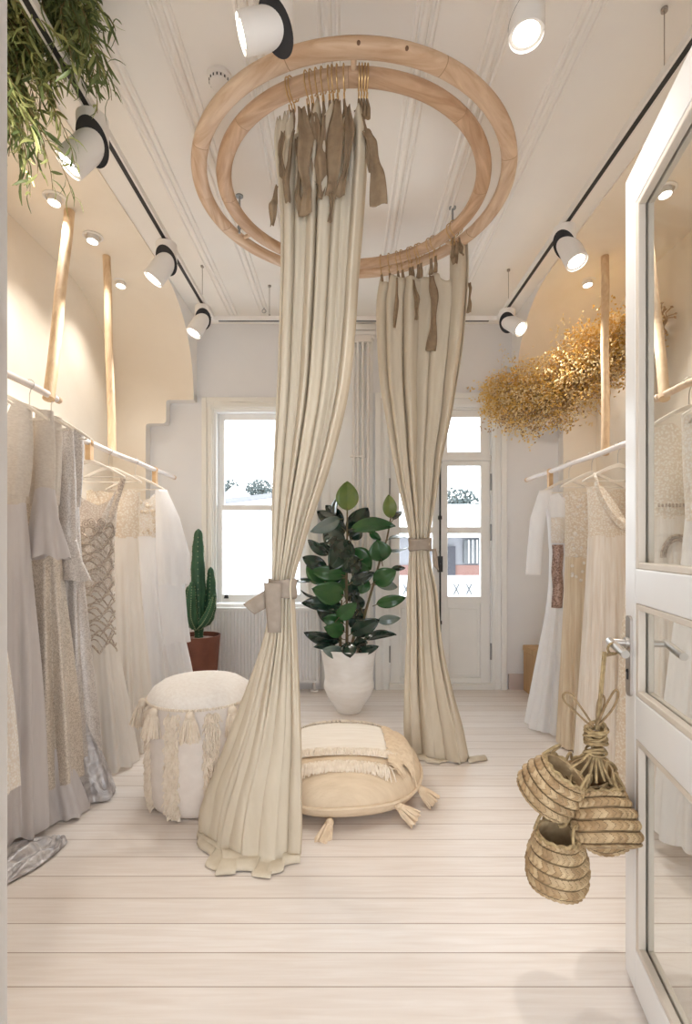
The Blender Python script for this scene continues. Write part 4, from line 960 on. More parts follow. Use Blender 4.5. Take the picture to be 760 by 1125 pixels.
# --- far left rail
x1 = RLX - .02
hanger(x1, 2.98, 1.907, 'pale hanger carrying the beaded mermaid dress', .21, .10)
d = dress('beaded_dress', 'ivory mermaid dress with taupe beaded scallops and tulle hem on the far left rail', x1 + .01, 3.0, 1.60, 1.02, .01,
    [(.95, .125, .07, .0), (1.25, .122, .065, 0), (1.45, .135, .07, 0), (1.65, .15, .06, 0)], [(.0, .215, .14, .03), (.35, .175, .11, .015), (.75, .135, .08, 0), (1.05, .127, .07, 0)], 'beadbase', 'tulle', ('round', .15, .22), .02, 12, 4, slope=-.3)
strap(d, (x1 + .145, 2.94, 1.46), (x1 + .195, 2.99, 1.70), 'beads', .035); strap(d, (x1 - .135, 2.94, 1.46), (x1 - .18, 2.99, 1.70), 'beads', .035)
b = MB(); prof = [(.45, .165, .10, .01), (.75, .137, .082, 0), (1.02, .127, .072, 0), (1.25, .124, .067, 0), (1.45, .137, .072, 0), (1.7, .15, .062, 0)]
for k in range(30):
    z0 = .68 + k * .0245
    nsc = (3, 4, 2.5, 3.5)[k % 4]
    for side in (-1, 1):
        pts = []
        for j in range(49):
            th = PI + PI * j / 48; z = z0 + .045 * abs(sin(nsc * (th - PI) / 1.0 + (.4 if k % 2 else 0))) * (1 if k > 3 else 1.3)
            hw, dp, ox = interp(prof, z)
            ce = math.copysign(abs(cos(th)) ** .8, cos(th)); se = math.copysign(abs(sin(th)) ** .8, sin(th))
            pts.append((x1 + .01 + hw * 1.01 * ce, 3.0 + (dp + .008) * se, z))
        if side > 0: b.tube(pts, .004 if k % 3 else .0062, 5)
for i in range(7):           # flower medallions on the bust
    c = (x1 + .01 + (-.09 + .03 * i), 2.93, 1.42 + .03 * sin(i * 2.2))
    for k in (.010, .022): b.tube([(c[0] + k * cos(t), c[1] - .008, c[2] + k * sin(t)) for t in [2 * PI * q / 14 for q in range(15)]], .0035, 5)
b.build('beading', M['beads'], d)
train(d, ([(85, 862), (100, 852), (118, 842), (136, 833)], [(85, 846), (105, 838), (122, 832), (136, 828)]), 'lace2', 2, .03)
hanger(x1, 3.23, 1.907, 'pale hanger carrying the straight ivory lace and tulle dress', .21, .10)
d = dress('lace_tulle_dress', 'ivory dress with beige lace bodice and straight tulle skirt right of the beaded dress', x1 + .02, 3.25, 1.69, 1.35, .01,
    [(1.3, .155, .07, 0), (1.5, .165, .07, 0), (1.75, .17, .05, 0)], [(.0, .235, .12, .02), (.5, .20, .10, .01), (1.0, .17, .08, 0), (1.4, .155, .07, 0)], 'lace2', 'tulle', ('v', .11, .2), .026, 13, 8)
train(d, ([(138, 822), (150, 816), (160, 810)], [(138, 812), (150, 809), (160, 806)]), 'lace2', 3, .03)
hanger(x1, 3.64, 1.907, 'pale hanger carrying the white tulle gown nearest the back wall on the left', .21, .10)
d = dress('tulle_gown', 'white tulle gown with billowing sleeve, nearest the back wall on the left rail', x1 + .03, 3.66, 1.70, 1.36, .01,
    [(1.3, .15, .08, 0), (1.5, .17, .08, 0), (1.75, .18, .05, 0)], [(.0, .34, .17, .06), (.4, .29, .15, .05), (.9, .215, .12, .03), (1.4, .15, .08, 0)], 'lace', 'tullew', ('v', .11, .26), .035, 17, 6)
sleeve(d, [(x1 + .20, 3.60, 1.70), (x1 + .25, 3.59, 1.5), (x1 + .29, 3.58, 1.25), (x1 + .30, 3.58, 1.03)], [.04, .085, .115, .10], 'tullew', .08, 8, 3)
sleeve(d, [(x1 + .22, 3.63, 1.40), (x1 + .25, 3.63, 1.1), (x1 + .25, 3.62, .80), (x1 + .26, 3.62, .62)], [.05, .10, .12, .13], 'tullew', .10, 7, 5, 'tulle_drape')
b = MB(); rr_ = random.Random(4)
for i in range(26):
    c = Vector((x1 + .03 + rr_.uniform(-.02, .15), 3.575 + rr_.uniform(-.01, .01), 1.62 - rr_.random() * .24)); b.ell(c, .014, .008, .014, 8, 5)
tag(b.build('applique', M['lace2'], d), None, None, None, 'stuff')

# --- far right rail
x2 = RRX
hanger(x2, 3.60, 1.88, 'white hanger carrying the sheer white gown with long sleeves', .205, .10)
d = dress('sleeved_gown', 'sheer white gown with long narrow sleeve and bronze sequin panel, leftmost on the right rail', x2 + .01, 3.61, 1.70, 1.28, .01,
    [(1.2, .14, .07, 0), (1.45, .155, .07, 0), (1.75, .18, .05, 0)], [(.0, .27, .17, -.02), (.35, .22, .13, -.01), (.9, .15, .085, 0), (1.3, .14, .07, 0)], 'tullew', 'tullew', ('v', .10, .22), .026, 13, 2)
sleeve(d, [(x2 - .165, 3.60, 1.695), (x2 - .225, 3.59, 1.5), (x2 - .255, 3.57, 1.28), (x2 - .27, 3.56, 1.10)], [.045, .052, .05, .052], 'tullew')
b = MB(); b.loft([[Vector((x2 - .145 + .004 * sin(k * .8) + .075 * u, 3.54 - .03 * sin(PI * u), lerp(1.31, .87, k / 14))) for u in [q / 8 for q in range(9)]] for k in range(15)], closed=False)
b.build('sequin_panel', M['bronze'], d, solid=.006)
b = MB(); b.loft([[Vector((x2 - .155 + .10 * u, 3.535 - .02 * sin(PI * u), lerp(1.50, 1.32, k / 8))) for u in [q / 8 for q in range(9)]] for k in range(9)], closed=False)
b.build('lace_panel', M['lace'], d, solid=.005)
hanger(x2, 3.27, 1.88, 'white hanger carrying the beige lace dress', .205, .10)
d = dress('beige_lace_dress', 'beige dress with lace bodice and crinkled straw coloured skirt, second on the far right rail', x2 + .01, 3.28, 1.69, 1.22, .01,
    [(1.15, .17, .08, 0), (1.45, .17, .08, 0), (1.75, .18, .05, 0)], [(.0, .21, .13, 0), (.5, .19, .11, 0), (1.3, .17, .08, 0)], 'lace2', 'gstripe', ('v', .11, .2), .018, 19, 7)
rr_ = random.Random(9); b = MB()
for i in range(90):
    u = rr_.uniform(-.16, .12); b.ell((x2 + u, 3.195 + .3 * u * u, rr_.uniform(1.08, 1.62)), .011, .006, .011, 7, 4)
tag(b.build('applique', M['lace'], d), None, None, None, 'stuff')
hanger(x2, 2.96, 1.88, 'white hanger carrying the cream dress just behind the open door', .205, .10)
d = dress('cream_dress', 'cream dress with a draped V front and crinkled skirt, partly hidden by the door stile', x2 + .01, 2.97, 1.69, 1.35, .01,
    [(1.3, .17, .08, 0), (1.5, .175, .08, 0), (1.75, .185, .05, 0)], [(.0, .24, .15, 0), (.5, .21, .12, 0), (1.0, .185, .10, 0), (1.4, .17, .08, 0)], 'lacec', 'cstripe', ('v', .13, .24), .018, 17, 3)
b = MB(); rows = []
for k in range(25):
    u = k / 24; x = x2 - .17 + .36 * u; z = 1.70 - .27 * sin(PI * u) ** .7; yy = 2.88 - .03 * sin(PI * u)
    rows.append([Vector((x, yy + .02, z + .02)), Vector((x, yy - .004, z + .012)), Vector((x, yy - .012, z - .012)), Vector((x, yy, z - .03)), Vector((x, yy + .012, z - .045))])
b.loft(rows, closed=False); b.build('draped_collar', M['lacec'], d, solid=.004)
# --- near right rail, seen through the door's glass
x3 = 1.55
hanger(x3, 2.27, 2.03, 'pale hanger carrying the crochet dress behind the glass', .20, .11)
d = dress('crochet_dress', 'cream crochet dress with openwork arch seen through the door glass beside the pole end', x3 + .0, 2.28, 1.87, 1.42, .20,
    [(1.35, .18, .07, 0), (1.6, .19, .07, 0), (1.9, .19, .05, 0)], [(.0, .23, .13, 0), (.6, .215, .11, 0), (1.45, .18, .07, 0)], 'lacec', 'cstripe', ('v', .10, .10), .016, 17, 4)
b = MB()
for zc, rad_ in ((1.30, .075), (1.30, .060)):
    b.tube([(x3 - .09 + rad_ * cos(t), 2.205, zc - .05 + rad_ * 1.3 * sin(t)) for t in [PI * q / 16 for q in range(17)]], .006, 6)
for q in range(24): b.ell((x3 - .17 + q * .0147, 2.20 + .012 * abs(q - 12) / 12, 1.478), .006, .004, .009, 6, 4)
b.build('crochet_trim', M['beads'], d)
hanger(x3, 2.02, 2.03, 'pale hanger carrying the ruffled dress behind the glass', .20, .11)
d = dress('ruffled_dress', 'white dress with ruffled lace shoulder seen through the glass at the right edge', x3 + .0, 2.03, 1.87, 1.40, .12,
    [(1.35, .165, .07, 0), (1.6, .18, .07, 0), (1.9, .19, .05, 0)], [(.0, .27, .13, 0), (.6, .235, .11, 0), (1.45, .165, .07, 0)], 'lace', 'tullew', ('v', .10, .20), .024, 13, 9)
b = MB(); rows = []
for k in range(31):
    u = k / 30; p = Vector((x3 - .03 - .15 * u, 1.955 - .01 * sin(PI * u), 1.62 + .22 * u)); rows.append([p + Vector((q * .02 - .02, .012 * sin(k * 1.4 + q), q * .028 - .03)) for q in range(-1, 4)])
b.loft(rows, closed=False); b.build('ruffle', M['lace'], d, solid=.003)
d = dress('short_lace_dress', 'beige lace dress hanging between the crochet dress and the cream dress behind the glass', x3 + .06, 2.56, 1.76, 1.30, .06,
    [(1.25, .16, .07, 0), (1.5, .17, .07, 0), (1.8, .18, .05, 0)], [(.0, .22, .10, 0), (.6, .20, .09, 0), (1.35, .16, .07, 0)], 'lace2', 'lace2', ('v', .10, .15), .018, 13, 5)

# ------------------------------------------------------------------ tan box by the back wall
bx = thing('storage_box', 'tan wooden box on the floor by the back wall beside the sheer white gown', 'box', (1.82, 4.35, 0))
b = MB(); b.box(1.625, 1.93, 4.13, 4.57, .0, .36); b.build('box_body', M['crate'], bx, smooth=False, bevel=.006)
b = MB(); b.box(1.620, 1.935, 4.125, 4.575, .36, .41); b.build('box_lid', M['crate'], bx, smooth=False, bevel=.008)
b = MB(); b.tube([(1.70, 4.115, .33), (1.78, 4.10, .30), (1.84, 4.10, .25), (1.80, 4.10, .17), (1.74, 4.11, .15)], .008, 8); b.build('string_tie', M['yarn'], bx)

# ------------------------------------------------------------------ cactus
cp = Vector(((218 - 377) * 4.22 / F, 4.22, 0))
ct = thing('potted_cactus', 'dark green branching cactus in a terracotta pot by the radiator', 'cactus', cp)
b = MB(); b.lathe([(.001, .0), (.125, .0), (.132, .01), (.178, .545), (.180, .56), (.168, .56), (.165, .52), (.001, .52)], cp, 40); b.build('pot', M['terra'], ct, angle=30)
b = MB(); b.lathe([(.163, .522), (.10, .535), (.03, .54), (.001, .54)], cp, 30); b.build('soil', M['soil'], ct)
def cactus_limb(pts, rad, ribs=5, seed=0):
    n = 46; b = MB(); rings = []; sp = MB(); tot = len(pts) - 1
    for i in range(n + 1):
        s = i / n * tot; k = min(int(s), tot - 1)
        p = Vector(interp([(q, *pts[q]) for q in range(len(pts))], s)); r = interp([(q, rad[q]) for q in range(len(pts))], s)[0]
        t = i / n; r *= (1 + .05 * sin(t * 40 + seed)) * (1 if t < .93 else math.sqrt(max(.02, 1 - ((t - .93) / .07) ** 2)))
        ring = []
        for j in range(40):
            th = 2 * PI * j / 40; f = .74 + .26 * abs(cos(ribs * th / 2 + seed)) ** .8
            ring.append(p + Vector((r * f * cos(th), r * f * sin(th), 0)))
            if j % 8 == 0 and i % 2 == 0 and i < n - 2: 
                a = 2 * PI * (j / 8) / ribs - 2 * seed / ribs; sp.ell(p + Vector((r * cos(a), r * sin(a), .0)), .005, .005, .006, 5, 3)
        rings.append(ring)
    b.loft(rings, True, True, True); o = b.build('cactus_limb', M['cact'], ct, angle=60); sp.build('spines', M['spine'], o)
def cpx(px, py, dy=0):
    v = P(px, py, 4.22); return (v.x, v.y + dy, v.z)
cactus_limb([cpx(218.5, 704), cpx(218.5, 685), cpx(218, 650), cpx(217.5, 610), cpx(218, 581)], [.035, .04, .062, .05, .032], 5, .2)
cactus_limb([cpx(219, 690, .02), cpx(226, 684, .02), cpx(230, 668, .03), cpx(231, 645, .03), cpx(230.5, 623, .03)], [.03, .05, .052, .042, .022], 5, .9)
cactus_limb([cpx(218, 690, -.02), cpx(208, 685, -.02), cpx(203, 672, -.02), cpx(201, 658, -.02), cpx(199.5, 655, -.02)], [.035, .055, .056, .045, .02], 5, .5)
cactus_limb([cpx(217, 690, -.06), cpx(213, 676, -.08), cpx(213, 660, -.08), cpx(214, 638, -.08)], [.03, .05, .042, .02], 5, .1)
cactus_limb([cpx(219, 690, -.05), cpx(226, 682, -.05), cpx(233, 668, -.04), cpx(237, 652, -.04)], [.03, .042, .03, .012], 5, .7)
cactus_limb([cpx(214, 688, .05), cpx(207, 672, .05), cpx(206, 655, .05), cpx(205.5, 644, .05)], [.03, .048, .038, .016], 5, .3)

# ------------------------------------------------------------------ rubber plant
rp = Vector(((383 - 377) * 3.98 / F, 3.98, 0))
rt = thing('rubber_plant', 'tall rubber plant with big glossy leaves in a white urn between the curtains', 'plant', rp)
prof = [(.001, 0), (.085, 0), (.095, .006), (.11, .04), (.17, .13), (.198, .20), (.196, .225), (.188, .26), (.190, .32), (.202, .41), (.214, .485), (.222, .50), (.212, .503), (.200, .48), (.18, .44), (.001, .44)]
pr2 = []
for i in range(len(prof) - 1):
    for k in range(4): pr2.append((lerp(prof[i][0], prof[i + 1][0], k / 4), lerp(prof[i][1], prof[i + 1][1], k / 4)))
pr2.append(prof[-1])
b = MB(); n = 56; b.loft([[rp + Vector((r * (1 + .012 * sin(3 * a + 9 * z)) * cos(a), r * (1 + .012 * sin(2 * a + 14 * z)) * sin(a), z + (.006 * sin(3 * a + 1) if z > .4 and r > .19 else 0))) for a in [2 * PI * k / n for k in range(n)]] for r, z in pr2]); b.build('urn_pot', M['potw'], rt, angle=50)
b = MB(); b.lathe([(.185, .445), (.1, .455), (.001, .46)], rp, 30); b.build('soil', M['soil'], rt)
def LP(cx_, cy_, dy=0): return P(310 + cx_ / 4.02, 510 + cy_ / 4.02, 3.98 + dy)
for st in ([(285, 830, 0), (286, 700, 0), (284, 520, .0), (286, 380, 0), (287, 205, 0)], [(335, 830, .03), (345, 740, .03), (368, 650, .02), (400, 540, .02), (430, 430, .02), (462, 330, .0), (480, 235, 0)], [(258, 830, -.03), (255, 740, -.04), (262, 640, -.04), (262, 600, -.05)], [(300, 830, .08), (330, 700, .1), (330, 600, .12), (310, 480, .12), (270, 350, .12), (245, 230, .1)]):
    b = MB(); b.tube([LP(*q) for q in st], [lerp(.013, .006, k / (len(st) - 1)) for k in range(len(st))], 8); b.build('plant_stem', M['stem'], rt)
LEAVES = [  # base x, y, tip x, y, width, depth at base, depth change, material
 (287,205,287,75,90,0,-.03,3),(230,235,240,140,26,.1,.08,1),(272,285,150,205,62,.08,.10,1),(255,240,128,300,52,.0,-.12,4),(290,315,380,190,84,.04,.06,1),(300,285,497,265,58,-.05,-.10,2),
 (478,238,470,135,56,0,-.03,3),(488,245,528,205,24,.02,.1,1),(440,428,418,336,92,.0,-.04,2),(275,355,178,300,88,.06,.1,1),(300,338,212,462,100,-.05,-.12,1),(205,400,108,335,42,.02,.08,1),
 (198,460,88,410,58,-.02,.02,1),(195,525,108,435,84,.03,.06,2),(300,380,392,468,100,.05,.02,2),(272,490,128,472,62,-.07,-.05,2),(345,420,270,470,74,-.06,-.12,1),(272,580,135,552,92,-.06,-.12,2),
 (262,500,190,522,46,.0,.02,1),(300,525,405,478,52,-.05,-.06,1),(402,522,502,470,76,-.01,-.06,2),(470,330,560,322,12,.0,.1,4),(470,378,560,373,12,.0,.1,4),(480,466,545,456,22,.03,.05,1),
 (415,618,545,590,50,-.02,-.05,2),(350,640,318,576,50,-.03,-.06,1),(265,628,86,610,60,-.05,-.06,1),(244,682,326,615,60,-.1,-.1,2),(272,702,178,682,60,-.05,-.02,2),(303,748,427,688,68,-.07,-.08,1),
 (420,692,522,680,40,.0,-.02,4),(255,782,95,748,58,-.05,-.05,1),(275,738,188,722,62,-.08,-.12,2),(360,772,502,746,26,-.02,-.05,1),(245,812,140,803,26,-.08,-.06,1),(275,835,180,820,52,-.12,-.08,4),
 (290,785,300,852,62,-.16,-.08,1),(335,830,425,805,36,-.12,-.06,1),(130,516,50,518,18,.02,.02,1),(145,588,80,560,14,.0,.02,1),(375,508,345,572,52,.03,-.02,2),(275,560,268,488,44,.05,.03,2),
 (300,590,312,515,62,.06,.04,1),(415,530,512,542,40,.05,.08,4),(350,810,332,768,60,-.1,-.12,1),(300,330,350,280,60,.1,.08,1),(385,300,436,335,30,.0,-.03,2),(330,660,300,720,50,.04,-.03,1),(225,330,270,250,60,.13,.1,1),(240,560,205,480,60,.08,.06,1),(255,700,150,640,60,.06,.05,1),(290,440,230,400,70,.10,.05,1),(280,600,340,540,60,.09,.04,1),(270,260,190,180,54,.14,.04,1),(260,400,160,350,50,.1,.04,1),(320,500,380,420,60,.12,.03,1),(250,660,200,590,60,.08,.03,2),(280,500,215,450,64,.09,.02,2),(310,700,370,640,50,.05,.05,1),(265,770,150,770,44,-.02,-.04,1)]
for i, (ax, ay, tx, ty, wd, db, dc, mi) in enumerate(LEAVES):
    a, c = LP(ax, ay, db), LP(tx, ty, db + dc); d_ = c - a; ln = d_.length
    wm = wd / 4.02 * 3.98 / F; wm *= 1.12; W = max(wm, .42 * ln); ca = min(1, wm / W); sa_ = math.sqrt(1 - ca * ca) * (1 if i % 2 else -1)
    dn_ = d_.normalized(); perp = Vector((-dn_.z, 0, dn_.x)).normalized()
    s_ = perp * ca + Vector((0, sa_, 0)); s_ = (s_ - dn_ * s_.dot(dn_)).normalized(); nn = dn_.cross(s_).normalized()
    if nn.y > 0: nn = -nn
    b = MB(); rows = []
    for k in range(15):
        t = k / 14; hw = W / 2 * (sin(PI * t ** .85) ** .72 if 0 < t < 1 else .02)
        rows.append([a + dn_ * ln * t + s_ * hw * q + nn * (-.10 * W * (1 - abs(q)) + .10 * ln * sin(PI * t) - .05 * ln * t) for q in (-1, -.66, -.33, -.04, 0, .04, .33, .66, 1)])
    b.loft(rows, closed=False)
    o = b.build('leaf', M['leaf%d' % mi], rt, solid=.0015, angle=80)
    # petiole to the nearest stem
    if i % 1 == 0 and ay < 800:
        b = MB(); b.tube([a + dn_ * .02, a - dn_ * .03 + Vector((0, .01, -.012))], .0035, 6); b.build('leaf_stalk', M['stem'], o)

# ------------------------------------------------------------------ pouf
pc = Vector((-.735, 2.63, 0))
pf = thing('pouf', 'tall cream round pouf with shaggy fringe strips and tassels', 'pouf', pc)
PR = .265
b = MB(); rings = []
for r, z in [(.001, .004), (.20, .004), (.235, .012), (.25, .04), (.262, .15), (PR, .30), (PR, .45), (.262, .515), (.25, .54)]:
    rings.append([pc + Vector((r * (1 + .012 * cos(8 * a)) * cos(a), r * (1 + .012 * cos(8 * a)) * sin(a), z)) for a in [2 * PI * k / 64 for k in range(64)]])
b.loft(rings); b.build('pouf_body', M['poufc'], pf, angle=60)
b = MB(); b.lathe([(.262, .522), (.268, .533), (.262, .546), (.245, .575), (.20, .605), (.12, .622), (.05, .627), (.001, .628)], pc, 64); b.build('pouf_top', M['pouft'], pf, angle=70)
rr_ = random.Random(12); b = MB()
for k in range(120):
    a = 2 * PI * k / 120; b.ell(pc + Vector((.266 * cos(a), .266 * sin(a), .53)), .008, .008, .008, 6, 4)
b.build('piping', M['yarn'], pf)
def yarn_lock(b, p, n_, down, ln, r, rr):
    """short curled strand of yarn"""
    side = n_.cross(Vector((0, 0, 1))); side = side.normalized() if side.length > .01 else Vector((1, 0, 0))
    q = p; pts = [q]; d_ = (n_ * .8 + down * .5 + side * rr.uniform(-.7, .7)).normalized()
    for k in range(3):
        q = q + d_ * ln / 3; pts.append(q); d_ = (d_ + down * .8 + side * rr.uniform(-.6, .6)).normalized()
    b.tube(pts, [r, r, r * .9, r * .7], 4)
nst = 9
for s in range(nst):
    a0 = math.radians(-105) + 2 * PI * s / nst
    b = MB()
    for k in range(560):
        a = a0 + rr_.uniform(-.12, .12); z = rr_.uniform(.03, .51); n_ = Vector((cos(a), sin(a), 0)); rz = interp([(0, .236), (.05, .252), (.15, .262), (.3, PR), (.52, .263)], z)[0]
        yarn_lock(b, pc + n_ * (rz - .002) + Vector((0, 0, z)), n_, Vector((0, 0, -1)), rr_.uniform(.022, .042), .0048, rr_)
    b.build('fringe_strip', M['yarn'], pf)
def tassel(top, down, ln, rad, mat, parent, rr, n=64, flare=1.0):
    b = MB(); down = Vector(down).normalized(); xa = down.orthogonal().normalized(); ya = down.cross(xa)
    b.ell(top + down * ln * .10, rad * .55, rad * .55, rad * .55, 12, 8)
    for k in range(n):
        a = 2 * PI * k / n + rr.uniform(-.1, .1); q = rr.random() ** .5; u = xa * cos(a) + ya * sin(a)
        r0, r1, r2 = rad * .42 * q, rad * .8 * q, rad * (1.0 + .35 * rr.random()) * q * flare
        l2 = ln * rr.uniform(.86, 1.0)
        b.tube([top + u * r0 + down * ln * .14, top + u * r1 + down * ln * .42, top + u * r2 + down * l2], [.0045, .0048, .0042], 4)
    t_ = b.build('tassel', mat, parent)
    b = MB(); b.tube([top + down * ln * .2 + (xa * cos(t) + ya * sin(t)) * rad * .52 for t in [2 * PI * q / 14 for q in range(15)]], .004, 6); b.build('tassel_wrap', mat, t_)
for s in range(nst):
    a = math.radians(-105) + 2 * PI * (s + .5) / nst; n_ = Vector((cos(a), sin(a), 0))
    tassel(pc + n_ * .285 + Vector((0, 0, .525)), (n_.x * .12, n_.y * .12, -1), .135, .040, M['yarn'], pf, rr_)

# ------------------------------------------------------------------ floor cushion
cc = Vector(((377 - 377) * 2.72 / F, 2.72, 0))
fc = thing('floor_cushion', 'round cream floor cushion with fringed bands and tassels, lying between the curtains', 'cushion', cc)
CRX, CRY, CH = .410, .435, .262
def cush_pt(a, s):
    """s from -1 (underside centre) over 0 (seam) to 1 (top centre)"""
    q = math.sqrt(max(0, 1 - s * s)) if s >= 0 else math.sqrt(max(0, 1 - s * s)) * 1.0
    r = (1 - abs(s) ** 1.0 * .0) * q ** (.55)
    zz = .105 + (.155 if s > 0 else .10) * math.copysign(abs(s) ** .9, s)
    sag = .010 * sin(4 * a + 1) * q
    return cc + Vector((CRX * r * cos(a), CRY * r * sin(a), max(.004, zz + sag)))
b = MB(); b.loft([[cush_pt(2 * PI * k / 72, -1 + 2 * i / 36) for k in range(72)] for i in range(37)]); b.build('cushion_body', M['cush'], fc, angle=80)
b = MB(); b.tube([cush_pt(2 * PI * k / 72, 0) + Vector((cos(2 * PI * k / 72) * .004, sin(2 * PI * k / 72) * .004, 0)) for k in range(73)], .009, 8); b.build('seam', M['cush'], fc)
def top_z(x, y):
    q = math.hypot((x - cc.x) / CRX, (y - cc.y) / CRY)
    if q >= 1: return .105
    s = math.sqrt(max(0, 1 - (q ** (1 / .55)) ** 2)); return .105 + .155 * s ** .9
# white woven band on top and fringes along it
b = MB(); rows = []
for i in range(31):
    u = i / 30; row = []
    for j in range(25):
        v = j / 24; x = cc.x + lerp(-.30, .235, u); y = cc.y + lerp(-.20, .27, v); row.append(Vector((x, y, top_z(x, y) + .006)))
    rows.append(row)
b.loft(rows, closed=False); b.build('woven_band', M['cushw'], fc, solid=.006)
def fringe(p0, p1, wid, dirv, n, ln, mat):
    b = MB(); d0 = Vector(dirv)
    for k in range(n):
        t = rr_.random(); x = lerp(p0[0], p1[0], t) + rr_.uniform(-wid, wid); y = lerp(p0[1], p1[1], t) + rr_.uniform(-wid, wid)
        dv = (d0 + Vector((rr_.uniform(-.4, .4), rr_.uniform(-.4, .4), 0))).normalized()
        pts = []
        for q in range(4):
            xx, yy = x + dv.x * ln * q / 3, y + dv.y * ln * q / 3; pts.append(Vector((xx, yy, top_z(xx, yy) + .008 + .014 * sin(PI * min(1, q / 3 + .15)))))
        b.tube(pts, [.004, .0042, .004, .003], 4)
    b.build('fringe', mat, fc)
fringe((cc.x - .36, cc.y - .155), (cc.x + .26, cc.y - .155), .010, (0, -.6, 0), 300, .045, M['yarn'])
fringe((cc.x - .34, cc.y - .275), (cc.x + .22, cc.y - .275), .010, (0, -1, 0), 320, .055, M['yarn'])
fringe((cc.x + .235, cc.y - .26), (cc.x + .235, cc.y + .25), .016, (1, -.2, 0), 380, .055, M['yarn2'])
fringe((cc.x + .30, cc.y - .20), (cc.x + .30, cc.y + .18), .018, (1, -.3, 0), 300, .05, M['yarn2'])
fringe((cc.x - .30, cc.y + .275), (cc.x + .25, cc.y + .275), .010, (.1, 1, 0), 150, .045, M['yarn'])
for a, dx, dy in ((-98, -.35, -.5), (-52, .9, -.35), (-22, .8, -.5), (40, 1, .4), (140, -1, .4), (200, -1, -.3)):
    a = math.radians(a); p = cc + Vector((CRX * .99 * cos(a), CRY * .99 * sin(a), .085 if a > -1.2 or a > 0 else .06))
    tassel(p, (dx, dy, -.62), .115, .034, M['yarn2'], fc, rr_, 56)

# ------------------------------------------------------------------ straw baskets hung from the door handle
def basket(label, mouth, bottom, rm, rb_, mat='bask', seed=0, hand=True):
    """braided straw basket from the centre of its mouth to its base"""
    mo, bo = Vector(mouth), Vector(bottom); H = (mo - bo).length
    t = thing('straw_basket', label, 'basket', bo, 'small straw baskets hanging from the door handle')
    zax = (mo - bo).normalized(); xa = zax.orthogonal().normalized(); ya = zax.cross(xa); Mx = Matrix((xa, ya, zax)).transposed().to_4x4(); Mx.translation = bo
    prof = [(.0, .15 * rb_), (.0, .45 * rb_), (.03, .80 * rb_), (.10, .95 * rb_), (.30, rb_ * 1.0), (.50, rb_ * .985), (.70, lerp(rb_, rm, .38)), (.88, lerp(rb_, rm, .85)), (1.0, rm)]
    nb = 8; b = MB(); rings = []; n = 180; nz = 128; fm = []
    arc = [(k / (len(prof) - 1), *prof[k]) for k in range(len(prof))]; rr = random.Random(seed)
    tone = [[rr.random() for _ in range(30)] for _ in range(nb + 1)]
    for i in range(nz + 1):
        s = i / nz; zz, r = interp(arc, s); q = s * nb; row = int(q); w_ = q - row; rib = sin(PI * w_)
        ring = []
        for k in range(n):
            a = 2 * PI * k / n + s * .15
            c_ = (30 * a / (2 * PI) + abs(w_ - .5) * 1.5 + .5 * (row % 2)); fr = c_ - math.floor(c_); br = sin(PI * fr)      # V-shaped plait
            d = .0052 * rib ** .7 + .0042 * br * rib
            ring.append(Vector(((r + d) * cos(a), (r + d) * sin(a), zz * H + .002 * sin(3 * a + seed))))
            if i < nz: fm.append(2 if (rib < .26 or br < .16) else (1 if tone[min(row, nb)][int(c_) % 30] < .38 else 0))  # grooves and plait valleys get the painted-in shade tone
        rings.append(ring)
    inner = [[Vector(((r - .006) * cos(2 * PI * k / n), (r - .006) * sin(2 * PI * k / n), max(.006, zz * H - .002))) for k in range(n)] for zz, r in prof[::-1]]
    b.loft(rings + inner, True, True, True); b.mi[:len(fm)] = fm; b.xf(Mx); b.build('basket_body', [M['bask'], M['baskd'], M['baskg']], t, angle=70)
    b = MB(); 
    for q in range(2): b.tube([Vector(((rm + .003) * cos(a), (rm + .003) * sin(a), H - .006 * q + .003 * sin(14 * a + q * 3))) for a in [2 * PI * k / 60 for k in range(61)]], .0045, 6)
    b.xf(Mx); b.build('rim_cord', M['rope'], t)
    if hand:
        for sgn in (-1, 1):
            b = MB(); pts = []
            for k in range(13):
                a = PI * k / 12; pts.append(Vector((.030 * cos(a), sgn * (rm - .010 * sin(a)), H + .042 * sin(a))))
            b.tube(pts, .0042, 6); b.xf(Mx); b.build('basket_handle', M['rope'], t)
    return t
basket('straw basket tipped to the left, upper left of the hanging bunch', P(621, 846, 1.44), P(593, 880, 1.47), .062, .082, 'bask', 1)
basket('straw basket behind the knot with its dark open mouth facing out', P(648, 847, 1.49), P(666, 920, 1.55), .064, .080, 'baskd', 2)
basket('upright round straw basket in front, touching the door stile', P(655, 868, 1.435), P(668, 931, 1.375), .066, .085, 'bask', 3)
basket('lowest straw basket of the hanging bunch, dangling on its own handle', P(613, 915, 1.40), P(611, 972, 1.42), .054, .076, 'bask', 4)
kt = thing('straw_rope', 'knotted straw rope with loose loops tying the baskets to the door handle', 'rope', P(655, 800, 1.42))
hb = DP(.085, .058, zh - .012)
b = MB()
for q in (-.004, .004): b.tube([P(664 + q * 300, 716, 1.41), P(660 + q * 300, 760, 1.41), P(656 + q * 300, 802, 1.41)], .0035, 6)
b.tube([hb + Vector((.016 * cos(t), .0, .016 * sin(t))) for t in [2 * PI * k / 16 for k in range(17)]], .004, 6)
b.tube([hb + Vector((0, 0, -.014)), P(664, 720, 1.41)], .005, 6)
b.build('hanging_cord', M['rope'], kt)
b = MB(); rr_ = random.Random(3); kc = P(654, 812, 1.41)
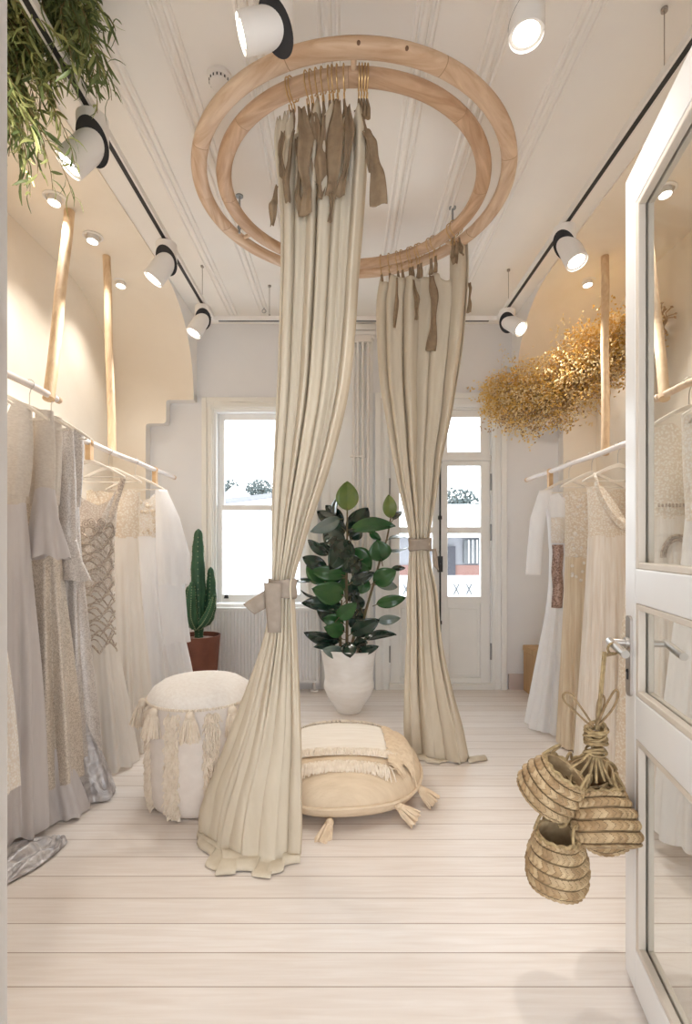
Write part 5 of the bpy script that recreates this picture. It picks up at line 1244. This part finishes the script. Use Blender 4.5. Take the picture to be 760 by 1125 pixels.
for q in range(26):
    ax = Vector((rr_.gauss(0, .35), rr_.gauss(0, .35), 1)).normalized(); xa = ax.orthogonal().normalized(); ya = ax.cross(xa); r = rr_.uniform(.018, .028); o_ = Vector((rr_.uniform(-.006, .006), rr_.uniform(-.006, .006), rr_.uniform(-.036, .030)))
    b.tube([kc + o_ + (xa * cos(t) + ya * sin(t)) * r for t in [2 * PI * k / 18 for k in range(19)]], .0034, 5)
b.build('wrapped_knot', M['rope'], kt)
def loop(pts, Y, mat, r=.003):
    b = MB(); L_ = [tuple(P(x, y, Y)) for x, y in pts]; n = len(L_); c_ = [Vector(interp([(k, *L_[k]) for k in range(n)], s * (n - 1) / 40)) for s in range(41)]
    b.tube(c_, r, 6); b.build('rope_loop', mat, kt)
loop([(652, 798), (640, 780), (626, 762), (619, 763), (620, 770), (632, 782), (650, 799)], 1.41, M['rope2'])
loop([(655, 797), (668, 770), (676, 758), (679, 764), (672, 780), (657, 797)], 1.40, M['rope2'], .0035)
loop([(655, 797), (656, 775), (660, 764), (664, 768), (662, 780), (657, 797)], 1.41, M['rope2'])
for tgt in ((636, 852), (646, 858), (655, 860), (664, 858), (625, 845), (640, 880), (672, 862)):
    b = MB(); b.tube([kc + Vector((0, 0, -.02)), P((654 + tgt[0]) / 2, (826 + tgt[1]) / 2, 1.395), P(*tgt, 1.39)], .0036, 6); b.build('splayed_cord', M['rope'], kt)
loop([(640, 862), (634, 880), (627, 892), (621, 906), (613, 908)], 1.395, M['rope'], .005)

# ------------------------------------------------------------------ dried golden flowers
rr_ = random.Random(21)
fl = thing('dried_flower_garland', 'long bushy garland of dried golden flowers hanging over the far right rail', 'dried flowers', P(620, 470, 3.7))
axis = [P(548, 432, 4.25), P(576, 442, 4.05), P(612, 434, 3.92), P(645, 404, 3.78), P(682, 380, 3.68), P(702, 372, 3.6)]
for q in range(1, 6): axis[q].x += 0.0
rad = [.17, .31, .32, .31, .29, .18]
mbs = [MB(), MB(), MB()]; stm = MB()
def bloom(b, p, s, rr):
    a = Vector((rr.gauss(0, 1), rr.gauss(0, 1), rr.gauss(0, 1))).normalized(); e = a.orthogonal().normalized(); g = a.cross(e)
    b.add([p + a * s, p + e * s * .7, p - a * s, p - e * s * .7, p + g * s * .5, p - g * s * .5], [(0, 1, 4), (1, 2, 4), (2, 3, 4), (3, 0, 4), (1, 0, 5), (2, 1, 5), (3, 2, 5), (0, 3, 5)])
for i in range(4800):
    s = rr_.random() * 5; k = min(int(s), 4); c_ = axis[k].lerp(axis[k + 1], s - k); r0 = lerp(rad[k], rad[k + 1], s - k)
    d_ = Vector((rr_.gauss(0, 1) - .25, rr_.gauss(0, 1), rr_.gauss(0, .85) - .05)).normalized(); q = rr_.random() ** .55
    tip = c_ + d_ * r0 * q * (1.35 if rr_.random() < .07 else 1)
    if d_.x > 0: tip.x = c_.x + d_.x * r0 * q * .8
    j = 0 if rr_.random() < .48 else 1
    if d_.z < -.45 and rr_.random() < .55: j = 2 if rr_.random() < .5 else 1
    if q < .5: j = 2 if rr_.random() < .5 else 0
    root = c_ + d_ * r0 * q * .35
    sd_ = d_.orthogonal().normalized() * .0012
    stm.add([root - sd_, root + sd_, tip], [(0, 1, 2)])
    for m_ in range(rr_.randint(3, 6)):
        bloom(mbs[j], tip + Vector((rr_.gauss(0, .022), rr_.gauss(0, .022), rr_.gauss(0, .022))), rr_.uniform(.008, .016), rr_)
for i in range(22):      # long airy sprigs above the mass
    c_ = axis[rr_.choice((0, 1, 1, 3, 3))]; t_ = c_ + Vector((rr_.uniform(-.2, .1), rr_.uniform(-.1, .1), rr_.uniform(.25, .45)))
    sd_ = Vector((.0012, 0, 0)); stm.add([c_ - sd_, c_ + sd_, t_], [(0, 1, 2)])
    for m_ in range(7): bloom(mbs[1], c_.lerp(t_, rr_.uniform(.6, 1)) + Vector((rr_.gauss(0, .02), 0, rr_.gauss(0, .02))), .009, rr_)
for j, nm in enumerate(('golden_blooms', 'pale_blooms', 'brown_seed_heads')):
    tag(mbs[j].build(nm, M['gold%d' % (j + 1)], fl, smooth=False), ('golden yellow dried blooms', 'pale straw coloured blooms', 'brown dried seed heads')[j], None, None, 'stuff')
tag(stm.build('dry_stems', M['drystem'], fl, smooth=False), None, None, None, 'stuff')
# small dried sprig on the recess wall seen through the glass
b = MB(); c_ = Vector((CX + 2.13, 3.3, 2.45))
c_ = P(736, 352, 3.05)
c_.x = CX + 2.13; Yw = 3.05 * (CX + 2.13) / P(736, 352, 3.05).x; c_ = P(736, 352, Yw) - Vector((.02, 0, 0))
for k in range(14):
    t = rr_.uniform(0, 2 * PI); e = c_ + Vector((-.02, cos(t) * rr_.uniform(.04, .12), sin(t) * rr_.uniform(.06, .16))); b.tube([c_, c_.lerp(e, .5) + Vector((-.02, .01, .01)), e], .004, 5)
    bloom(b, e, .016, rr_)
tag(b.build('dried_sprig', M['gold3'], None), 'small twisted dried sprig on the right recess wall, seen through the door glass', 'dried sprig')

# ------------------------------------------------------------------ trailing greenery, top left
rr_ = random.Random(33)
gp = thing('trailing_plant', 'bunch of trailing green leafy branches hanging over the near left track', 'plant', P(50, 60, 1.9))
L1, L2, ST = MB(), MB(), MB()
def leaf_strip(b, p, d_, ln, wd, rr):
    d_ = d_.normalized(); s_ = d_.cross(Vector((rr.gauss(0, 1), rr.gauss(0, 1), rr.gauss(0, 1)))).normalized(); n_ = d_.cross(s_)
    rows = []
    for k in range(5):
        t = k / 4; w_ = wd * (sin(PI * (t * .92 + .04)) ** .7); c_ = p + d_ * ln * t + Vector((0, 0, -.25 * ln * t * t)) + n_ * .15 * ln * sin(PI * t)
        rows.append([c_ - s_ * w_, c_ + n_ * w_ * .35, c_ + s_ * w_])
    b.loft(rows, closed=False)
def branch(p0, p1, droop, n, dark, r=.003):
    pts = [p0.lerp(p1, t) + Vector((0, 0, droop * sin(PI * t) )) + Vector((.012 * sin(t * 9), .012 * cos(t * 7), 0)) for t in [k / 12 for k in range(13)]]
    ST.tube(pts, [lerp(r, .0012, k / 12) for k in range(13)], 5)
    for k in range(n):
        t = (k + rr_.random()) / n; i = min(11, int(t * 12)); p = pts[i].lerp(pts[i + 1], t * 12 - i); ax = (pts[i + 1] - pts[i]).normalized()
        d_ = (ax * .9 + Vector((rr_.gauss(0, .7), rr_.gauss(0, .7), rr_.gauss(0, .5)))).normalized()
        leaf_strip(L2 if rr_.random() < dark else L1, p, d_, rr_.uniform(.045, .08), rr_.uniform(.0038, .0065), rr_)
core = Vector((-1.16, 1.72, 3.22))
def tgt(px, py, Y): return P(px, py, Y)
for i in range(56):      # the mass left of the track
    px = rr_.uniform(-30, 62); py = rr_.uniform(20, 150) if px > 35 else rr_.uniform(20, 205); Y = rr_.uniform(1.7, 2.05)
    branch(core + Vector((rr_.uniform(-.22, .02), rr_.uniform(-.12, .25), rr_.uniform(-.06, .1))), tgt(px, py, Y), rr_.uniform(.02, .1), 30, .30)
core2 = Vector((-.99, 1.78, 3.24))
for i in range(34):      # the mass right of the track
    px = rr_.uniform(48, 112); py = rr_.uniform(5, 100) - .25 * (px - 80); Y = rr_.uniform(1.75, 2.0)
    branch(core2 + Vector((rr_.uniform(-.1, .05), rr_.uniform(-.1, .15), rr_.uniform(-.05, .06))), tgt(px, py, Y), rr_.uniform(.02, .08), 28, .75)
for (px, py) in ((78, 217), (55, 207), (38, 190), (20, 198), (79, 178), (44, 160), (30, 215)): branch(core + Vector((rr_.uniform(-.15, .0), .1, -.05)), tgt(px, py, 1.85), .06, 30, .55, .004)
for (px, py) in ((120, 108), (116, 78), (104, 122), (124, 30)): branch(core2 + Vector((.02, .05, 0)), tgt(px, py, 1.9), .05, 18, .85, .003)
tag(L1.build('light_leaves', M['hleaf1'], gp, angle=80), 'yellow green narrow leaves', None, None, 'stuff'); tag(L2.build('dark_leaves', M['hleaf2'], gp, angle=80), 'dark green narrow leaves', None, None, 'stuff'); tag(ST.build('branches', M['hstem'], gp), None, None, None, 'stuff')
